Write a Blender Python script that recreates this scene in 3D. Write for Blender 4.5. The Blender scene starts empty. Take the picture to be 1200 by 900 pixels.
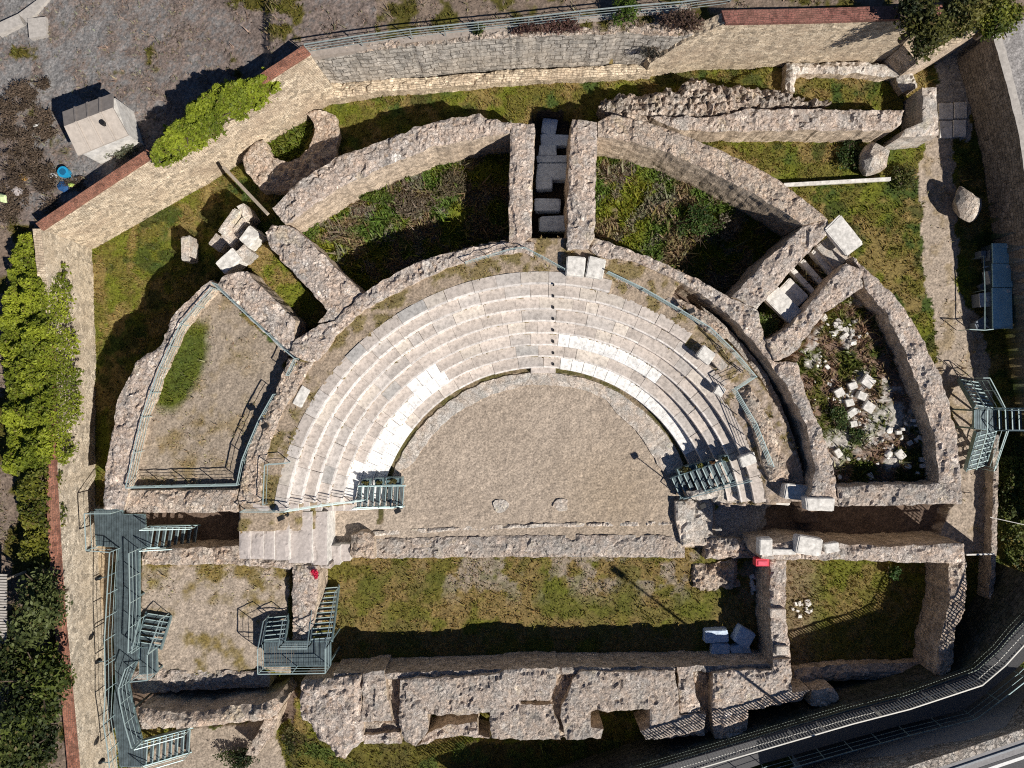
import bpy, math, random
import numpy as np
from mathutils import Vector
from mathutils.geometry import delaunay_2d_cdt

random.seed(7)
RNG = np.random.default_rng(11)
S, H = 0.05, 41.6            # metres per survey unit at datum, flying height
sc = bpy.context.scene
COL = sc.collection
R = math.radians

def P(px, py, z=0.0):
    f = S * (H - z) / H
    return ((px - 600) * f, (450 - py) * f, z)

# ------------------------------------------------------------------ noise
def _h(ix, iy, seed):
    n = (ix.astype(np.int64) * 374761393 + iy.astype(np.int64) * 668265263 + seed * 974634777) & 0xFFFFFFFF
    n = ((n ^ (n >> 13)) * 1274126177) & 0xFFFFFFFF
    n = (n ^ (n >> 16)) & 0xFFFFFFFF
    return n / 4294967295.0

def vnoise(x, y, seed=0):
    ix, iy = np.floor(x), np.floor(y)
    fx, fy = x - ix, y - iy
    fx, fy = fx * fx * (3 - 2 * fx), fy * fy * (3 - 2 * fy)
    a, b = _h(ix, iy, seed), _h(ix + 1, iy, seed)
    c, d = _h(ix, iy + 1, seed), _h(ix + 1, iy + 1, seed)
    return (a + (b - a) * fx) * (1 - fy) + (c + (d - c) * fx) * fy

def fbm(x, y, scale=1.0, seed=0, oct=4):
    x = np.asarray(x, float) * scale; y = np.asarray(y, float) * scale
    t, a, n = 0, 1.0, 0
    for i in range(oct):
        t = t + a * vnoise(x, y, seed + i * 17); n += a
        x, y, a = x * 2.03 + 3.1, y * 2.03 + 1.7, a * .55
    return t / n

def stones(x, y, cell, seed=0):
    """height field of closely set stones, each with its own height; 0..1"""
    gx, gy = np.floor(x / cell), np.floor(y / cell)
    f1 = np.full(np.shape(x), 9.0); f2 = f1.copy(); hh = np.zeros(np.shape(x))
    for i in (-1, 0, 1):
        for j in (-1, 0, 1):
            cx, cy = gx + i, gy + j
            dx = (cx + .15 + .7 * _h(cx, cy, seed)) - x / cell
            dy = (cy + .15 + .7 * _h(cx, cy, seed + 5)) - y / cell
            d = np.sqrt(dx * dx + dy * dy)
            r = _h(cx, cy, seed + 9)
            m = d < f1
            f2 = np.where(m, f1, np.minimum(f2, d))
            hh = np.where(m, r, hh); f1 = np.where(m, d, f1)
    return np.clip((f2 - f1) * 3, 0, 1) ** .5 * (.35 + .65 * hh)

def sm(a, b, v):
    t = np.clip((v - a) / (b - a), 0, 1)
    return t * t * (3 - 2 * t)

def inside(x, y, poly):
    x = np.asarray(x); y = np.asarray(y)
    c = np.zeros(x.shape, bool)
    n = len(poly); j = n - 1
    for i in range(n):
        xi, yi = poly[i][0], poly[i][1]; xj, yj = poly[j][0], poly[j][1]
        if yi != yj:
            m = ((yi > y) != (yj > y)) & (x < (xj - xi) * (y - yi) / (yj - yi) + xi)
            c ^= m
        j = i
    return c

# ------------------------------------------------------------------ objects
def tag(o, label=None, cat=None, group=None, kind=None):
    if label: o['label'] = label
    if cat: o['category'] = cat
    if group: o['group'] = group
    if kind: o['kind'] = kind
    return o

def empty(name, loc, label, cat, group=None):
    o = bpy.data.objects.new(name, None); COL.objects.link(o)
    o.location = loc; o.empty_display_size = .2
    return tag(o, label, cat, group)

def link(name, me, mats=None, parent=None):
    o = bpy.data.objects.new(name, me); COL.objects.link(o)
    if mats:
        for m in (mats if isinstance(mats, (list, tuple)) else [mats]): me.materials.append(m)
    if parent:
        o.parent = parent
        p = parent.location.copy(); q = parent.parent
        while q: p += q.location; q = q.parent
        o.location = -p
    return o

def np_mesh(name, V, F, col=None, smooth=False, mi=None):
    V = np.asarray(V, np.float32); F = np.asarray(F, np.int32)
    me = bpy.data.meshes.new(name); k = F.shape[1]
    me.vertices.add(len(V)); me.vertices.foreach_set('co', V.ravel())
    me.loops.add(F.size); me.loops.foreach_set('vertex_index', F.ravel())
    me.polygons.add(len(F)); me.polygons.foreach_set('loop_start', np.arange(0, F.size, k, dtype=np.int32))
    if mi is not None: me.polygons.foreach_set('material_index', np.asarray(mi, np.int32))
    me.polygons.foreach_set('use_smooth', np.full(len(F), smooth))
    if col is not None:
        c = np.ones((len(V), 4), np.float32); c[:, :3] = col
        a = me.color_attributes.new('Col', 'FLOAT_COLOR', 'POINT'); a.data.foreach_set('color', c.ravel())
    me.update(calc_edges=True); me.validate()
    return me

class MB:
    """collects boxes, bars, prisms; build() links them as one mesh"""
    def __init__(s): s.v = []; s.f = []; s.c = []
    def add(s, vs, fs, col=(1, 1, 1)):
        n = len(s.v); s.v += [tuple(v) for v in vs]; s.f += [tuple(i + n for i in f) for f in fs]; s.c += [col] * len(vs)
    def hexa(s, b, t, col=(1, 1, 1)):          # four bottom, four top corners (ccw)
        s.add(list(b) + list(t), [(3, 2, 1, 0), (4, 5, 6, 7), (0, 1, 5, 4), (1, 2, 6, 5), (2, 3, 7, 6), (3, 0, 4, 7)], col)
    def bar(s, p, q, w=.04, h=None, col=(1, 1, 1)):
        h = h or w; p = Vector(p); q = Vector(q); d = (q - p)
        if d.length < 1e-5: return
        d.normalize(); up = Vector((0, 0, 1)) if abs(d.z) < .95 else Vector((1, 0, 0))
        a = d.cross(up).normalized() * w / 2; b = a.cross(d).normalized() * h / 2
        s.hexa([p - a - b, p + a - b, p + a + b, p - a + b], [q - a - b, q + a - b, q + a + b, q - a + b], col)
    def box(s, c, sx, sy, sz, rot=0, col=(1, 1, 1)):
        ca, sa = math.cos(rot), math.sin(rot); x, y, z = c
        pt = lambda u, v, w: (x + u * ca - v * sa, y + u * sa + v * ca, z + w)
        a, b, h = sx / 2, sy / 2, sz / 2
        s.hexa([pt(-a, -b, -h), pt(a, -b, -h), pt(a, b, -h), pt(-a, b, -h)], [pt(-a, -b, h), pt(a, -b, h), pt(a, b, h), pt(-a, b, h)], col)
    def prism(s, poly, zb, zt, col=(1, 1, 1)):  # convex plan polygon, world xy
        if sum(poly[i - 1][0] * poly[i][1] - poly[i][0] * poly[i - 1][1] for i in range(len(poly))) < 0: poly = poly[::-1]
        n = len(poly)
        s.add([(x, y, zb) for x, y, *_ in poly] + [(x, y, zt) for x, y, *_ in poly],
              [tuple(range(n))[::-1], tuple(range(n, 2 * n))] + [(i, (i + 1) % n, n + (i + 1) % n, n + i) for i in range(n)], col)
    def cyl(s, p, q, r0, r1=None, n=10, col=(1, 1, 1)):
        r1 = r0 if r1 is None else r1; p = Vector(p); q = Vector(q); d = (q - p).normalized()
        up = Vector((0, 0, 1)) if abs(d.z) < .95 else Vector((1, 0, 0))
        a = d.cross(up).normalized(); b = d.cross(a)
        vs = []
        for c, r in ((p, r0), (q, r1)):
            vs += [c + (a * math.cos(t) - b * math.sin(t)) * r for t in (2 * math.pi * i / n for i in range(n))]
        s.add(vs, [tuple(range(n))[::-1], tuple(range(n, 2 * n))] + [(i, (i + 1) % n, n + (i + 1) % n, n + i) for i in range(n)], col)
    def build(s, name, mat, parent=None, bevel=0):
        me = bpy.data.meshes.new(name); me.from_pydata(s.v, [], s.f)
        a = me.color_attributes.new('Col', 'FLOAT_COLOR', 'POINT')
        a.data.foreach_set('color', np.array([(c[0], c[1], c[2], 1) for c in s.c], np.float32).ravel())
        me.update()
        o = link(name, me, mat, parent)
        if bevel:
            m = o.modifiers.new('bevel', 'BEVEL'); m.width = bevel; m.segments = 2; m.limit_method = 'ANGLE'
        return o

# ------------------------------------------------------------------ materials
def new_mat(name):
    m = bpy.data.materials.new(name); m.use_nodes = True
    nt = m.node_tree; nt.nodes.clear()
    out = nt.nodes.new('ShaderNodeOutputMaterial'); b = nt.nodes.new('ShaderNodeBsdfPrincipled')
    nt.links.new(b.outputs[0], out.inputs[0])
    b.inputs['Roughness'].default_value = .9
    b.inputs['Specular IOR Level'].default_value = .25
    return m, nt, b

def node(nt, t, ins=None, **kw):
    n = nt.nodes.new(t)
    for k, v in kw.items(): setattr(n, k, v)
    for k, v in (ins or {}).items():
        if hasattr(v, 'is_linked'): nt.links.new(v, n.inputs[k])
        else: n.inputs[k].default_value = v
    return n

def mix(nt, fac, a, b, mode='MIX'):
    n = nt.nodes.new('ShaderNodeMix'); n.data_type = 'RGBA'; n.blend_type = mode
    for i, v in ((0, fac), (6, a), (7, b)):
        if hasattr(v, 'is_linked'): nt.links.new(v, n.inputs[i])
        else: n.inputs[i].default_value = (*v, 1) if isinstance(v, tuple) and len(v) == 3 else v
    return n.outputs[2]

def ramp(nt, fac, stops, const=False):
    n = nt.nodes.new('ShaderNodeValToRGB'); nt.links.new(fac, n.inputs[0]); cr = n.color_ramp
    if const: cr.interpolation = 'CONSTANT'
    while len(cr.elements) < len(stops): cr.elements.new(.5)
    for e, (p, c) in zip(cr.elements, stops):
        e.position = p; e.color = (*c, 1) if isinstance(c, tuple) else (c, c, c, 1)
    return n.outputs[0]

def bump(nt, b, h, strength=.5, dist=.03):
    n = node(nt, 'ShaderNodeBump', {'Strength': strength, 'Distance': dist, 'Height': h})
    nt.links.new(n.outputs[0], b.inputs['Normal'])

def pos(nt): return nt.nodes.new('ShaderNodeNewGeometry').outputs['Position']

def rubble_mat(name, tones, cell=.2, mortar=(.24, .20, .17), mfac=.55, bs=.6, tint=None, stain=.6, few=.5):
    """weathered rubble: mottled mortar with stones of mixed size showing through, stains and lichen"""
    m, nt, b = new_mat(name); p = pos(nt)
    tex = lambda sc_, d=5.0, r=.65: node(nt, 'ShaderNodeTexNoise', {'Vector': p, 'Scale': sc_, 'Detail': d, 'Roughness': r})
    wob = tex(5.0, 3.0)
    pv = node(nt, 'ShaderNodeVectorMath', {0: p, 1: node(nt, 'ShaderNodeVectorMath', {0: wob.outputs['Color'], 'Scale': cell * 1.1}, operation='SCALE').outputs[0]}, operation='ADD').outputs[0]
    sep = lambda o, i: node(nt, 'ShaderNodeSeparateColor', {0: o}).outputs[i]
    v = node(nt, 'ShaderNodeTexVoronoi', {'Vector': pv, 'Scale': 1 / cell})
    e = node(nt, 'ShaderNodeTexVoronoi', {'Vector': pv, 'Scale': 1 / cell}, feature='DISTANCE_TO_EDGE')
    v2 = node(nt, 'ShaderNodeTexVoronoi', {'Vector': pv, 'Scale': .42 / cell})
    e2 = node(nt, 'ShaderNodeTexVoronoi', {'Vector': pv, 'Scale': .42 / cell}, feature='DISTANCE_TO_EDGE')
    tones = [(min(.8, .97 * (r * .55 + .45 * q)), .965 * (g * .55 + .45 * q), .93 * (b_ * .55 + .45 * q)) for (r, g, b_), q in ((t, (t[0] + t[1] + t[2]) / 3) for t in tones)]
    n = len(tones); avg = tuple(sum(t[i] for t in tones) / n for i in range(3))
    big = tex(.35, 6.0, .7).outputs[0]; med = tex(1.6, 5.0, .65).outputs[0]; med2 = tex(3.4, 4.0, .6).outputs[0]; fine = tex(9.0, 5.0, .85).outputs[0]; grit = tex(15.0, 3.0, .8).outputs[0]
    st = ramp(nt, sep(v.outputs['Color'], 0), [(i / (n - 1), t) for i, t in enumerate(tones)])
    st2 = ramp(nt, sep(v2.outputs['Color'], 1), [(i / (n - 1), tuple(min(.82, q * 1.12) for q in t)) for i, t in enumerate(tones[::-1])])
    bed = mix(nt, ramp(nt, med, [(.35, 0.0), (.65, 1.0)]), tuple(q * .78 for q in avg), tuple(min(.8, q * 1.12) for q in avg))
    show = node(nt, 'ShaderNodeMath', {0: ramp(nt, sep(v.outputs['Color'], 2), [(few - .05, 0.0), (few + .05, 1.0)]), 1: ramp(nt, e.outputs['Distance'], [(.05, 0.0), (.14, 1.0)])}, operation='MULTIPLY').outputs[0]
    c = mix(nt, show, bed, st)
    show2 = node(nt, 'ShaderNodeMath', {0: ramp(nt, sep(v2.outputs['Color'], 0), [(.68, 0.0), (.72, 1.0)]), 1: ramp(nt, e2.outputs['Distance'], [(.05, 0.0), (.1, 1.0)])}, operation='MULTIPLY').outputs[0]
    c = mix(nt, show2, c, st2)
    c = mix(nt, .9, c, ramp(nt, big, [(.3, (.70, .70, .70)), (.45, (1, .985, .975)), (.55, (1.05, .965, .90)), (.64, (1.0, .99, .97)), (.74, (1.3, 1.26, 1.18))]), 'MULTIPLY')
    c = mix(nt, ramp(nt, med2, [(.55, 0.0), (.68, stain)]), c, tint or (.40, .29, .20))
    c = mix(nt, ramp(nt, tex(2.7, 6.0, .75).outputs[0], [(.60, 0.0), (.68, stain)]), c, (.10, .085, .06))
    hue = tex(.8, 4.0, .6).outputs[0]
    c = mix(nt, .8, c, ramp(nt, hue, [(.32, (.95, .98, .98)), (.42, (1, 1, 1)), (.52, (1.06, .98, .91)), (.6, (1.0, 1.0, 1.0)), (.7, (1.06, 1.02, .86))]), 'MULTIPLY')
    gap = ramp(nt, e.outputs['Distance'], [(.0, mfac), (.09, 0.0)])
    c = mix(nt, node(nt, 'ShaderNodeMath', {0: gap, 1: ramp(nt, med, [(.4, .15), (.6, 1.0)])}, operation='MULTIPLY').outputs[0], c, mortar)
    c = mix(nt, .85, c, ramp(nt, fine, [(.28, .3), (.42, .8), (.55, 1.08), (.72, 1.65)]), 'MULTIPLY')
    c = mix(nt, .7, c, ramp(nt, grit, [(.36, .45), (.5, 1.0), (.64, 1.6)]), 'MULTIPLY')
    nt.links.new(c, b.inputs['Base Color'])
    hh = node(nt, 'ShaderNodeMath', {0: show, 1: node(nt, 'ShaderNodeMath', {0: fine, 1: show2}, operation='ADD').outputs[0]}, operation='ADD').outputs[0]
    bump(nt, b, hh, bs, .045)
    return m

def masonry_mat(name, c1, c2, mortar, bw=.45, bh=.18, weather=(.25, .2, .15), msize=.018):
    m, nt, b = new_mat(name)
    uv = node(nt, 'ShaderNodeUVMap'); p = pos(nt)
    w = node(nt, 'ShaderNodeTexNoise', {'Vector': uv.outputs[0], 'Scale': 1.7, 'Detail': 4.0})
    uvd = node(nt, 'ShaderNodeVectorMath', {0: uv.outputs[0], 1: node(nt, 'ShaderNodeVectorMath', {0: w.outputs['Color'], 'Scale': .28}, operation='SCALE').outputs[0]}, operation='ADD').outputs[0]
    br = node(nt, 'ShaderNodeTexBrick', {'Vector': uvd, 'Scale': 1.0, 'Brick Width': bw, 'Row Height': bh, 'Mortar Size': msize, 'Mortar Smooth': .4,
              'Color1': (*c1, 1), 'Color2': (*c2, 1), 'Mortar': (*mortar, 1)})
    br.offset = .5; br.squash = .7; br.squash_frequency = 3
    c = br.outputs[0]
    vo = node(nt, 'ShaderNodeTexVoronoi', {'Vector': uvd, 'Scale': 4.2})
    c = mix(nt, .8, c, ramp(nt, node(nt, 'ShaderNodeSeparateColor', {0: vo.outputs['Color']}).outputs[0], [(0, .5), (.5, 1.0), (1, 1.35)]), 'MULTIPLY')
    big = node(nt, 'ShaderNodeTexNoise', {'Vector': p, 'Scale': .5, 'Detail': 6.0, 'Roughness': .65}).outputs[0]
    c = mix(nt, ramp(nt, big, [(.45, 0.0), (.72, .75)]), c, weather)
    fine = node(nt, 'ShaderNodeTexNoise', {'Vector': p, 'Scale': 8.0, 'Detail': 6.0, 'Roughness': .78}).outputs[0]
    c = mix(nt, .9, c, ramp(nt, fine, [(.3, .55), (.5, 1.0), (.7, 1.45)]), 'MULTIPLY')
    nt.links.new(c, b.inputs['Base Color'])
    hh = node(nt, 'ShaderNodeMath', {0: fine, 1: br.outputs['Fac']}, operation='SUBTRACT').outputs[0]
    bump(nt, b, hh, .8, .04)
    return m

def col_mat(name, fine_scale=14.0, lo=.6, hi=1.4, bs=.5, bd=.03, rough=.92, spec=.2, transl=0):
    """albedo from the mesh's own colour attribute, broken up by fine grain"""
    m, nt, b = new_mat(name); p = pos(nt)
    a = node(nt, 'ShaderNodeVertexColor', layer_name='Col')
    fine = node(nt, 'ShaderNodeTexNoise', {'Vector': p, 'Scale': fine_scale, 'Detail': 6.0, 'Roughness': .72}).outputs[0]
    c = mix(nt, 1.0, a.outputs[0], ramp(nt, fine, [(.3, lo), (.5, 1.0), (.7, hi)]), 'MULTIPLY')
    nt.links.new(c, b.inputs['Base Color'])
    b.inputs['Roughness'].default_value = rough; b.inputs['Specular IOR Level'].default_value = spec
    if bs: bump(nt, b, fine, bs, bd)
    if transl:
        t = node(nt, 'ShaderNodeBsdfTranslucent', {'Color': c}); mx = node(nt, 'ShaderNodeMixShader', {0: transl, 1: b.outputs[0], 2: t.outputs[0]})
        nt.links.new(mx.outputs[0], [n for n in nt.nodes if n.type == 'OUTPUT_MATERIAL'][0].inputs[0])
    return m

def plain_mat(name, col, rough=.6, metal=0.0, var=.25, scale=9.0, spec=.4, bs=.15):
    m, nt, b = new_mat(name); p = pos(nt)
    f = node(nt, 'ShaderNodeTexNoise', {'Vector': p, 'Scale': scale, 'Detail': 6.0, 'Roughness': .7}).outputs[0]
    c = mix(nt, 1.0, col, ramp(nt, f, [(.3, 1 - var), (.5, 1.0), (.7, 1 + var)]), 'MULTIPLY')
    nt.links.new(c, b.inputs['Base Color'])
    b.inputs['Roughness'].default_value = rough; b.inputs['Metallic'].default_value = metal; b.inputs['Specular IOR Level'].default_value = spec
    if bs: bump(nt, b, f, bs, .01)
    return m

PINK = [(.26, .20, .18), (.46, .385, .355), (.56, .485, .45), (.50, .40, .35), (.70, .62, .58), (.44, .385, .37)]
M_RUB = rubble_mat('rubble_top', PINK, .17)
M_RUB2 = rubble_mat('rubble_warm', [(.28, .21, .17), (.48, .39, .33), (.60, .50, .42), (.50, .36, .27), (.70, .60, .51)], .22, few=.4, bs=.8)
M_RUBG = rubble_mat('rubble_grey', [(.24, .21, .20), (.40, .355, .335), (.48, .43, .41), (.43, .37, .345), (.57, .52, .495)], .13, few=.6, tint=(.3, .24, .19))
M_ROUGH = rubble_mat('rough_stones', few=.1, tones=[(.22, .17, .14), (.46, .39, .34), (.58, .50, .45), (.5, .39, .32), (.68, .60, .54)], cell=.34, mortar=(.13, .10, .08), mfac=.85, bs=1.0)
M_MAS = masonry_mat('wall_masonry', (.74, .61, .48), (.58, .47, .36), (.44, .35, .27), .3, .12, weather=(.40, .31, .23))
M_BEI = masonry_mat('beige_masonry', (.74, .63, .48), (.56, .455, .33), (.42, .33, .24), .34, .13, weather=(.42, .32, .23))
M_GRY = masonry_mat('grey_ashlar', (.52, .475, .42), (.38, .355, .32), (.16, .14, .12), .7, .42, weather=(.46, .40, .33), msize=.03)
M_BRK = masonry_mat('brick_coping', (.40, .17, .11), (.30, .13, .09), (.22, .14, .11), .22, .10, weather=(.36, .19, .13), msize=.012)
M_SHADE_MARB = plain_mat('shade_blue_marble', (.60, .72, .88), .6, var=.25, scale=5, bs=.3)  # white marble with the blue of open shade put into its colour
M_SLAB = plain_mat('slab_stone', (.47, .42, .395), .85, var=.2, scale=7, bs=.3)
M_WHT = plain_mat('white_limestone', (.68, .655, .615), .8, var=.4, scale=4, bs=.4)
M_PALE = rubble_mat('pale_stone', [(.42, .39, .37), (.55, .51, .48), (.60, .56, .53), (.5, .45, .42)], .5, mortar=(.4, .36, .33), mfac=.3, bs=.3, tint=(.40, .35, .31), stain=.3, few=.3)
M_CAV = col_mat('cavea_stone', 5.0, .58, 1.3, .5, .02)
M_GND = col_mat('ground_soil', 9.0, .4, 1.65, .8, .04)
M_LEAF = col_mat('leaf', 5.0, .7, 1.3, 0, rough=.6, spec=.3, transl=.25)
M_GALV = plain_mat('galvanised_steel', (.20, .285, .30), .42, .35, .4, 4, .5)
M_RAIL = plain_mat('rail_steel', (.44, .56, .56), .4, .25, .15, 14, .5)
M_DECK = plain_mat('deck_grating', (.11, .145, .16), .5, .35, .45, 3, .4)
M_DARK = plain_mat('black_metal', (.02, .02, .022), .5, .2, .2)
M_CONC = plain_mat('concrete', (.44, .41, .38), .9, 0, .25, 5, .2, .4)
M_ASPH = plain_mat('asphalt', (.10, .10, .105), .9, 0, .3, 20, .2, .5)
M_ASPL = plain_mat('asphalt_worn', (.27, .265, .27), .9, 0, .22, 12, .2, .5)
M_PAINT = plain_mat('road_paint', (.75, .75, .74), .7, 0, .15, 10)
M_WOOD = plain_mat('weathered_wood', (.42, .36, .29), .8, 0, .3, 12)
M_BARK = plain_mat('bark', (.10, .075, .055), .9, 0, .4, 12, .2, .6)
M_TEAL = plain_mat('teal_sheet', (.42, .68, .76), .35, .15, .18, 3, .6, .05)
M_RED = plain_mat('red_plastic', (.62, .02, .05), .45, 0, .1)
M_COB = rubble_mat('pitched_stone', [(.30, .28, .27), (.46, .43, .41), (.54, .5, .47), (.38, .35, .34)], .3, mortar=(.03, .03, .03), mfac=1.0, bs=1.0, tint=(.4, .36, .33), stain=.15, few=-.1)

# ------------------------------------------------------------------ slab: ragged plan outline, uneven top, dressed sides
def resample(pts, step):
    out = []
    n = len(pts)
    for i in range(n):
        a, b = np.array(pts[i], float), np.array(pts[(i + 1) % n], float)
        k = max(1, int(round(np.linalg.norm((b - a)[:2]) / step)))
        for t in range(k): out.append(a + (b - a) * t / k)
    return np.array(out)

_seed = [0]
def slab(name, poly, zt, zb, top, side=None, res=.115, stone=(.18, .035), edge=.08, und=.05, parent=None, world=False, rows=None, batter=0.0, smooth=False, crumble=.05, ruin=.3):
    _seed[0] += 13; sd = _seed[0]
    zl = zt if isinstance(zt, (list, tuple)) else [zt] * len(poly)
    W = [((p[0], p[1], z) if world else P(p[0], p[1], z)) for p, z in zip(poly, zl)]
    if sum(W[i - 1][0] * W[i][1] - W[i][0] * W[i - 1][1] for i in range(len(W))) < 0: W = W[::-1]
    B = resample(W, res)
    nb = len(B)
    nx, pv = np.roll(B, -1, 0), np.roll(B, 1, 0)
    t = (nx - pv)[:, :2]; t /= np.linalg.norm(t, axis=1)[:, None] + 1e-9
    N = np.stack([t[:, 1], -t[:, 0]], 1)
    if edge: B[:, :2] += N * ((fbm(B[:, 0], B[:, 1], 2.3, sd, 3) - .5) * 2.6 * edge)[:, None]
    x0, y0 = B[:, :2].min(0); x1, y1 = B[:, :2].max(0)
    gx, gy = np.meshgrid(np.arange(x0, x1, res), np.arange(y0, y1, res))
    gx = gx.ravel() + RNG.uniform(-.3, .3, gx.size) * res; gy = gy.ravel() + RNG.uniform(-.3, .3, gy.size) * res
    m = inside(gx, gy, B); gx, gy = gx[m], gy[m]
    dm = np.full(len(gx), 1e9)
    for b in B: dm = np.minimum(dm, (gx - b[0]) ** 2 + (gy - b[1]) ** 2)
    dm = np.sqrt(dm); k = dm > res * .6; gx, gy, dm = gx[k], gy[k], dm[k]
    A = np.array(W)
    def ztop(x, y):
        if len(set(zl)) == 1: return np.full(len(x), float(zl[0]))
        d = (x[:, None] - B[None, ::3, 0]) ** 2 + (y[:, None] - B[None, ::3, 1]) ** 2 + 1e-3
        w = 1 / d ** 1.5
        return (w * B[None, ::3, 2]).sum(1) / w.sum(1)
    X = np.concatenate([B[:, 0], gx]); Y = np.concatenate([B[:, 1], gy]); D = np.concatenate([np.zeros(nb), dm])
    Z = np.concatenate([B[:, 2], ztop(gx, gy)]) if len(gx) else B[:, 2].copy()
    Z = Z + (fbm(X, Y, .7, sd + 3, 3) - .5) * 2 * und
    if stone: Z = Z + (stones(X, Y, stone[0], sd) - .5) * stone[1] * 2
    if crumble: Z = Z - np.clip(.35 - D, 0, 1) / .35 * crumble * fbm(X, Y, 3.1, sd + 8, 3)
    if stone and ruin:
        wd = np.sqrt(np.maximum(D, 0)); q = fbm(X, Y, 1.15, sd + 20, 4)
        Z = Z - ruin * .42 * sm(.03, -.03, D - .95 * np.clip(q - .47, 0, 1) * 4.2) * (.35 + 1.1 * fbm(X, Y, 2.3, sd + 24, 2))
        ck = np.abs(fbm(X, Y, .75, sd + 30, 4) - .5); Z = Z - ruin * .2 * sm(.016, .004, ck) * sm(.5, .56, fbm(X, Y, .5, sd + 34, 2))
        Z = Z + ruin * .10 * (np.floor(fbm(X, Y, .8, sd + 40, 3) * 9) / 9 - .5) * 2
    pts = [Vector((float(a), float(b))) for a, b in zip(X, Y)]
    vo, eo, fo, ov, oe, of = delaunay_2d_cdt(pts, [], [list(range(nb))], 1, 1e-6)
    idx = [o[0] if o else -1 for o in ov]
    V = []; remap = {}
    for i, (v, o) in enumerate(zip(vo, idx)):
        z = Z[o] if o >= 0 else zl[0]
        V.append((v[0], v[1], float(z)))
        for q in ov[i]: remap[q] = i
    faces = [tuple(f) for f in fo]; fm = [0] * len(faces); uvs = [(V[i][0], V[i][1]) for f in faces for i in f]
    depth = max(zl) - zb
    nr = rows or max(1, min(8, int(round(depth / .45))))
    arc = np.concatenate([[0], np.cumsum(np.linalg.norm(np.roll(B, -1, 0)[:, :2] - B[:, :2], axis=1))])
    ring = [remap.get(i) for i in range(nb)]
    prev = ring
    SN = np.stack([(fbm(B[:, 0] + r * 1.3, B[:, 1] + r * 2.1, 1.4, sd + 50, 3) - .5) * .12 * (1 if stone else .2) for r in range(nr + 1)])
    for r in range(1, nr + 1):
        cur = []
        f = r / nr
        for i in range(nb):
            if ring[i] is None: cur.append(None); continue
            zz = Z[i] + (zb - Z[i]) * f
            off = batter * (Z[i] - zz) + (0 if r == nr else float(SN[r, i]))
            V.append((B[i, 0] + N[i, 0] * off, B[i, 1] + N[i, 1] * off, zz)); cur.append(len(V) - 1)
        for i in range(nb):
            j = (i + 1) % nb
            q = (prev[i], cur[i], cur[j], prev[j])
            if None in q: continue
            faces.append(q); fm.append(1)
            uvs += [(arc[i], V[q[0]][2]), (arc[i], V[q[1]][2]), (arc[i + 1], V[q[2]][2]), (arc[i + 1], V[q[3]][2])]
        prev = cur
    me = bpy.data.meshes.new(name); me.from_pydata(V, [], faces)
    me.polygons.foreach_set('material_index', np.array(fm, np.int32))
    if smooth: me.polygons.foreach_set('use_smooth', np.array([m == 0 for m in fm]))
    uv = me.uv_layers.new(name='UVMap'); uv.data.foreach_set('uv', np.array(uvs, np.float32).ravel())
    me.update()
    return link(name, me, [top, side or top], parent)

def wall(name, label, cat, poly, zt, zb, top=None, side=None, group=None, **k):
    return tag(slab(name, poly, zt, zb, top or M_RUB, side or M_MAS, **k), label, cat, group)
# ------------------------------------------------------------------ theatre centre, seat geometry (world metres)
CX, CY = 1.65, -8.55
U = .05
R0, PIT, NR, RISE, Z0 = 190 * U, 12.75 * U, 8, .40, .45
def nrow(deg): return 5 if deg < 40 else 6 if deg < 54 else 7 if deg < 75 else 8
def pol(r, deg): return (CX + r * math.cos(R(deg)), CY + r * math.sin(R(deg)))

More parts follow.
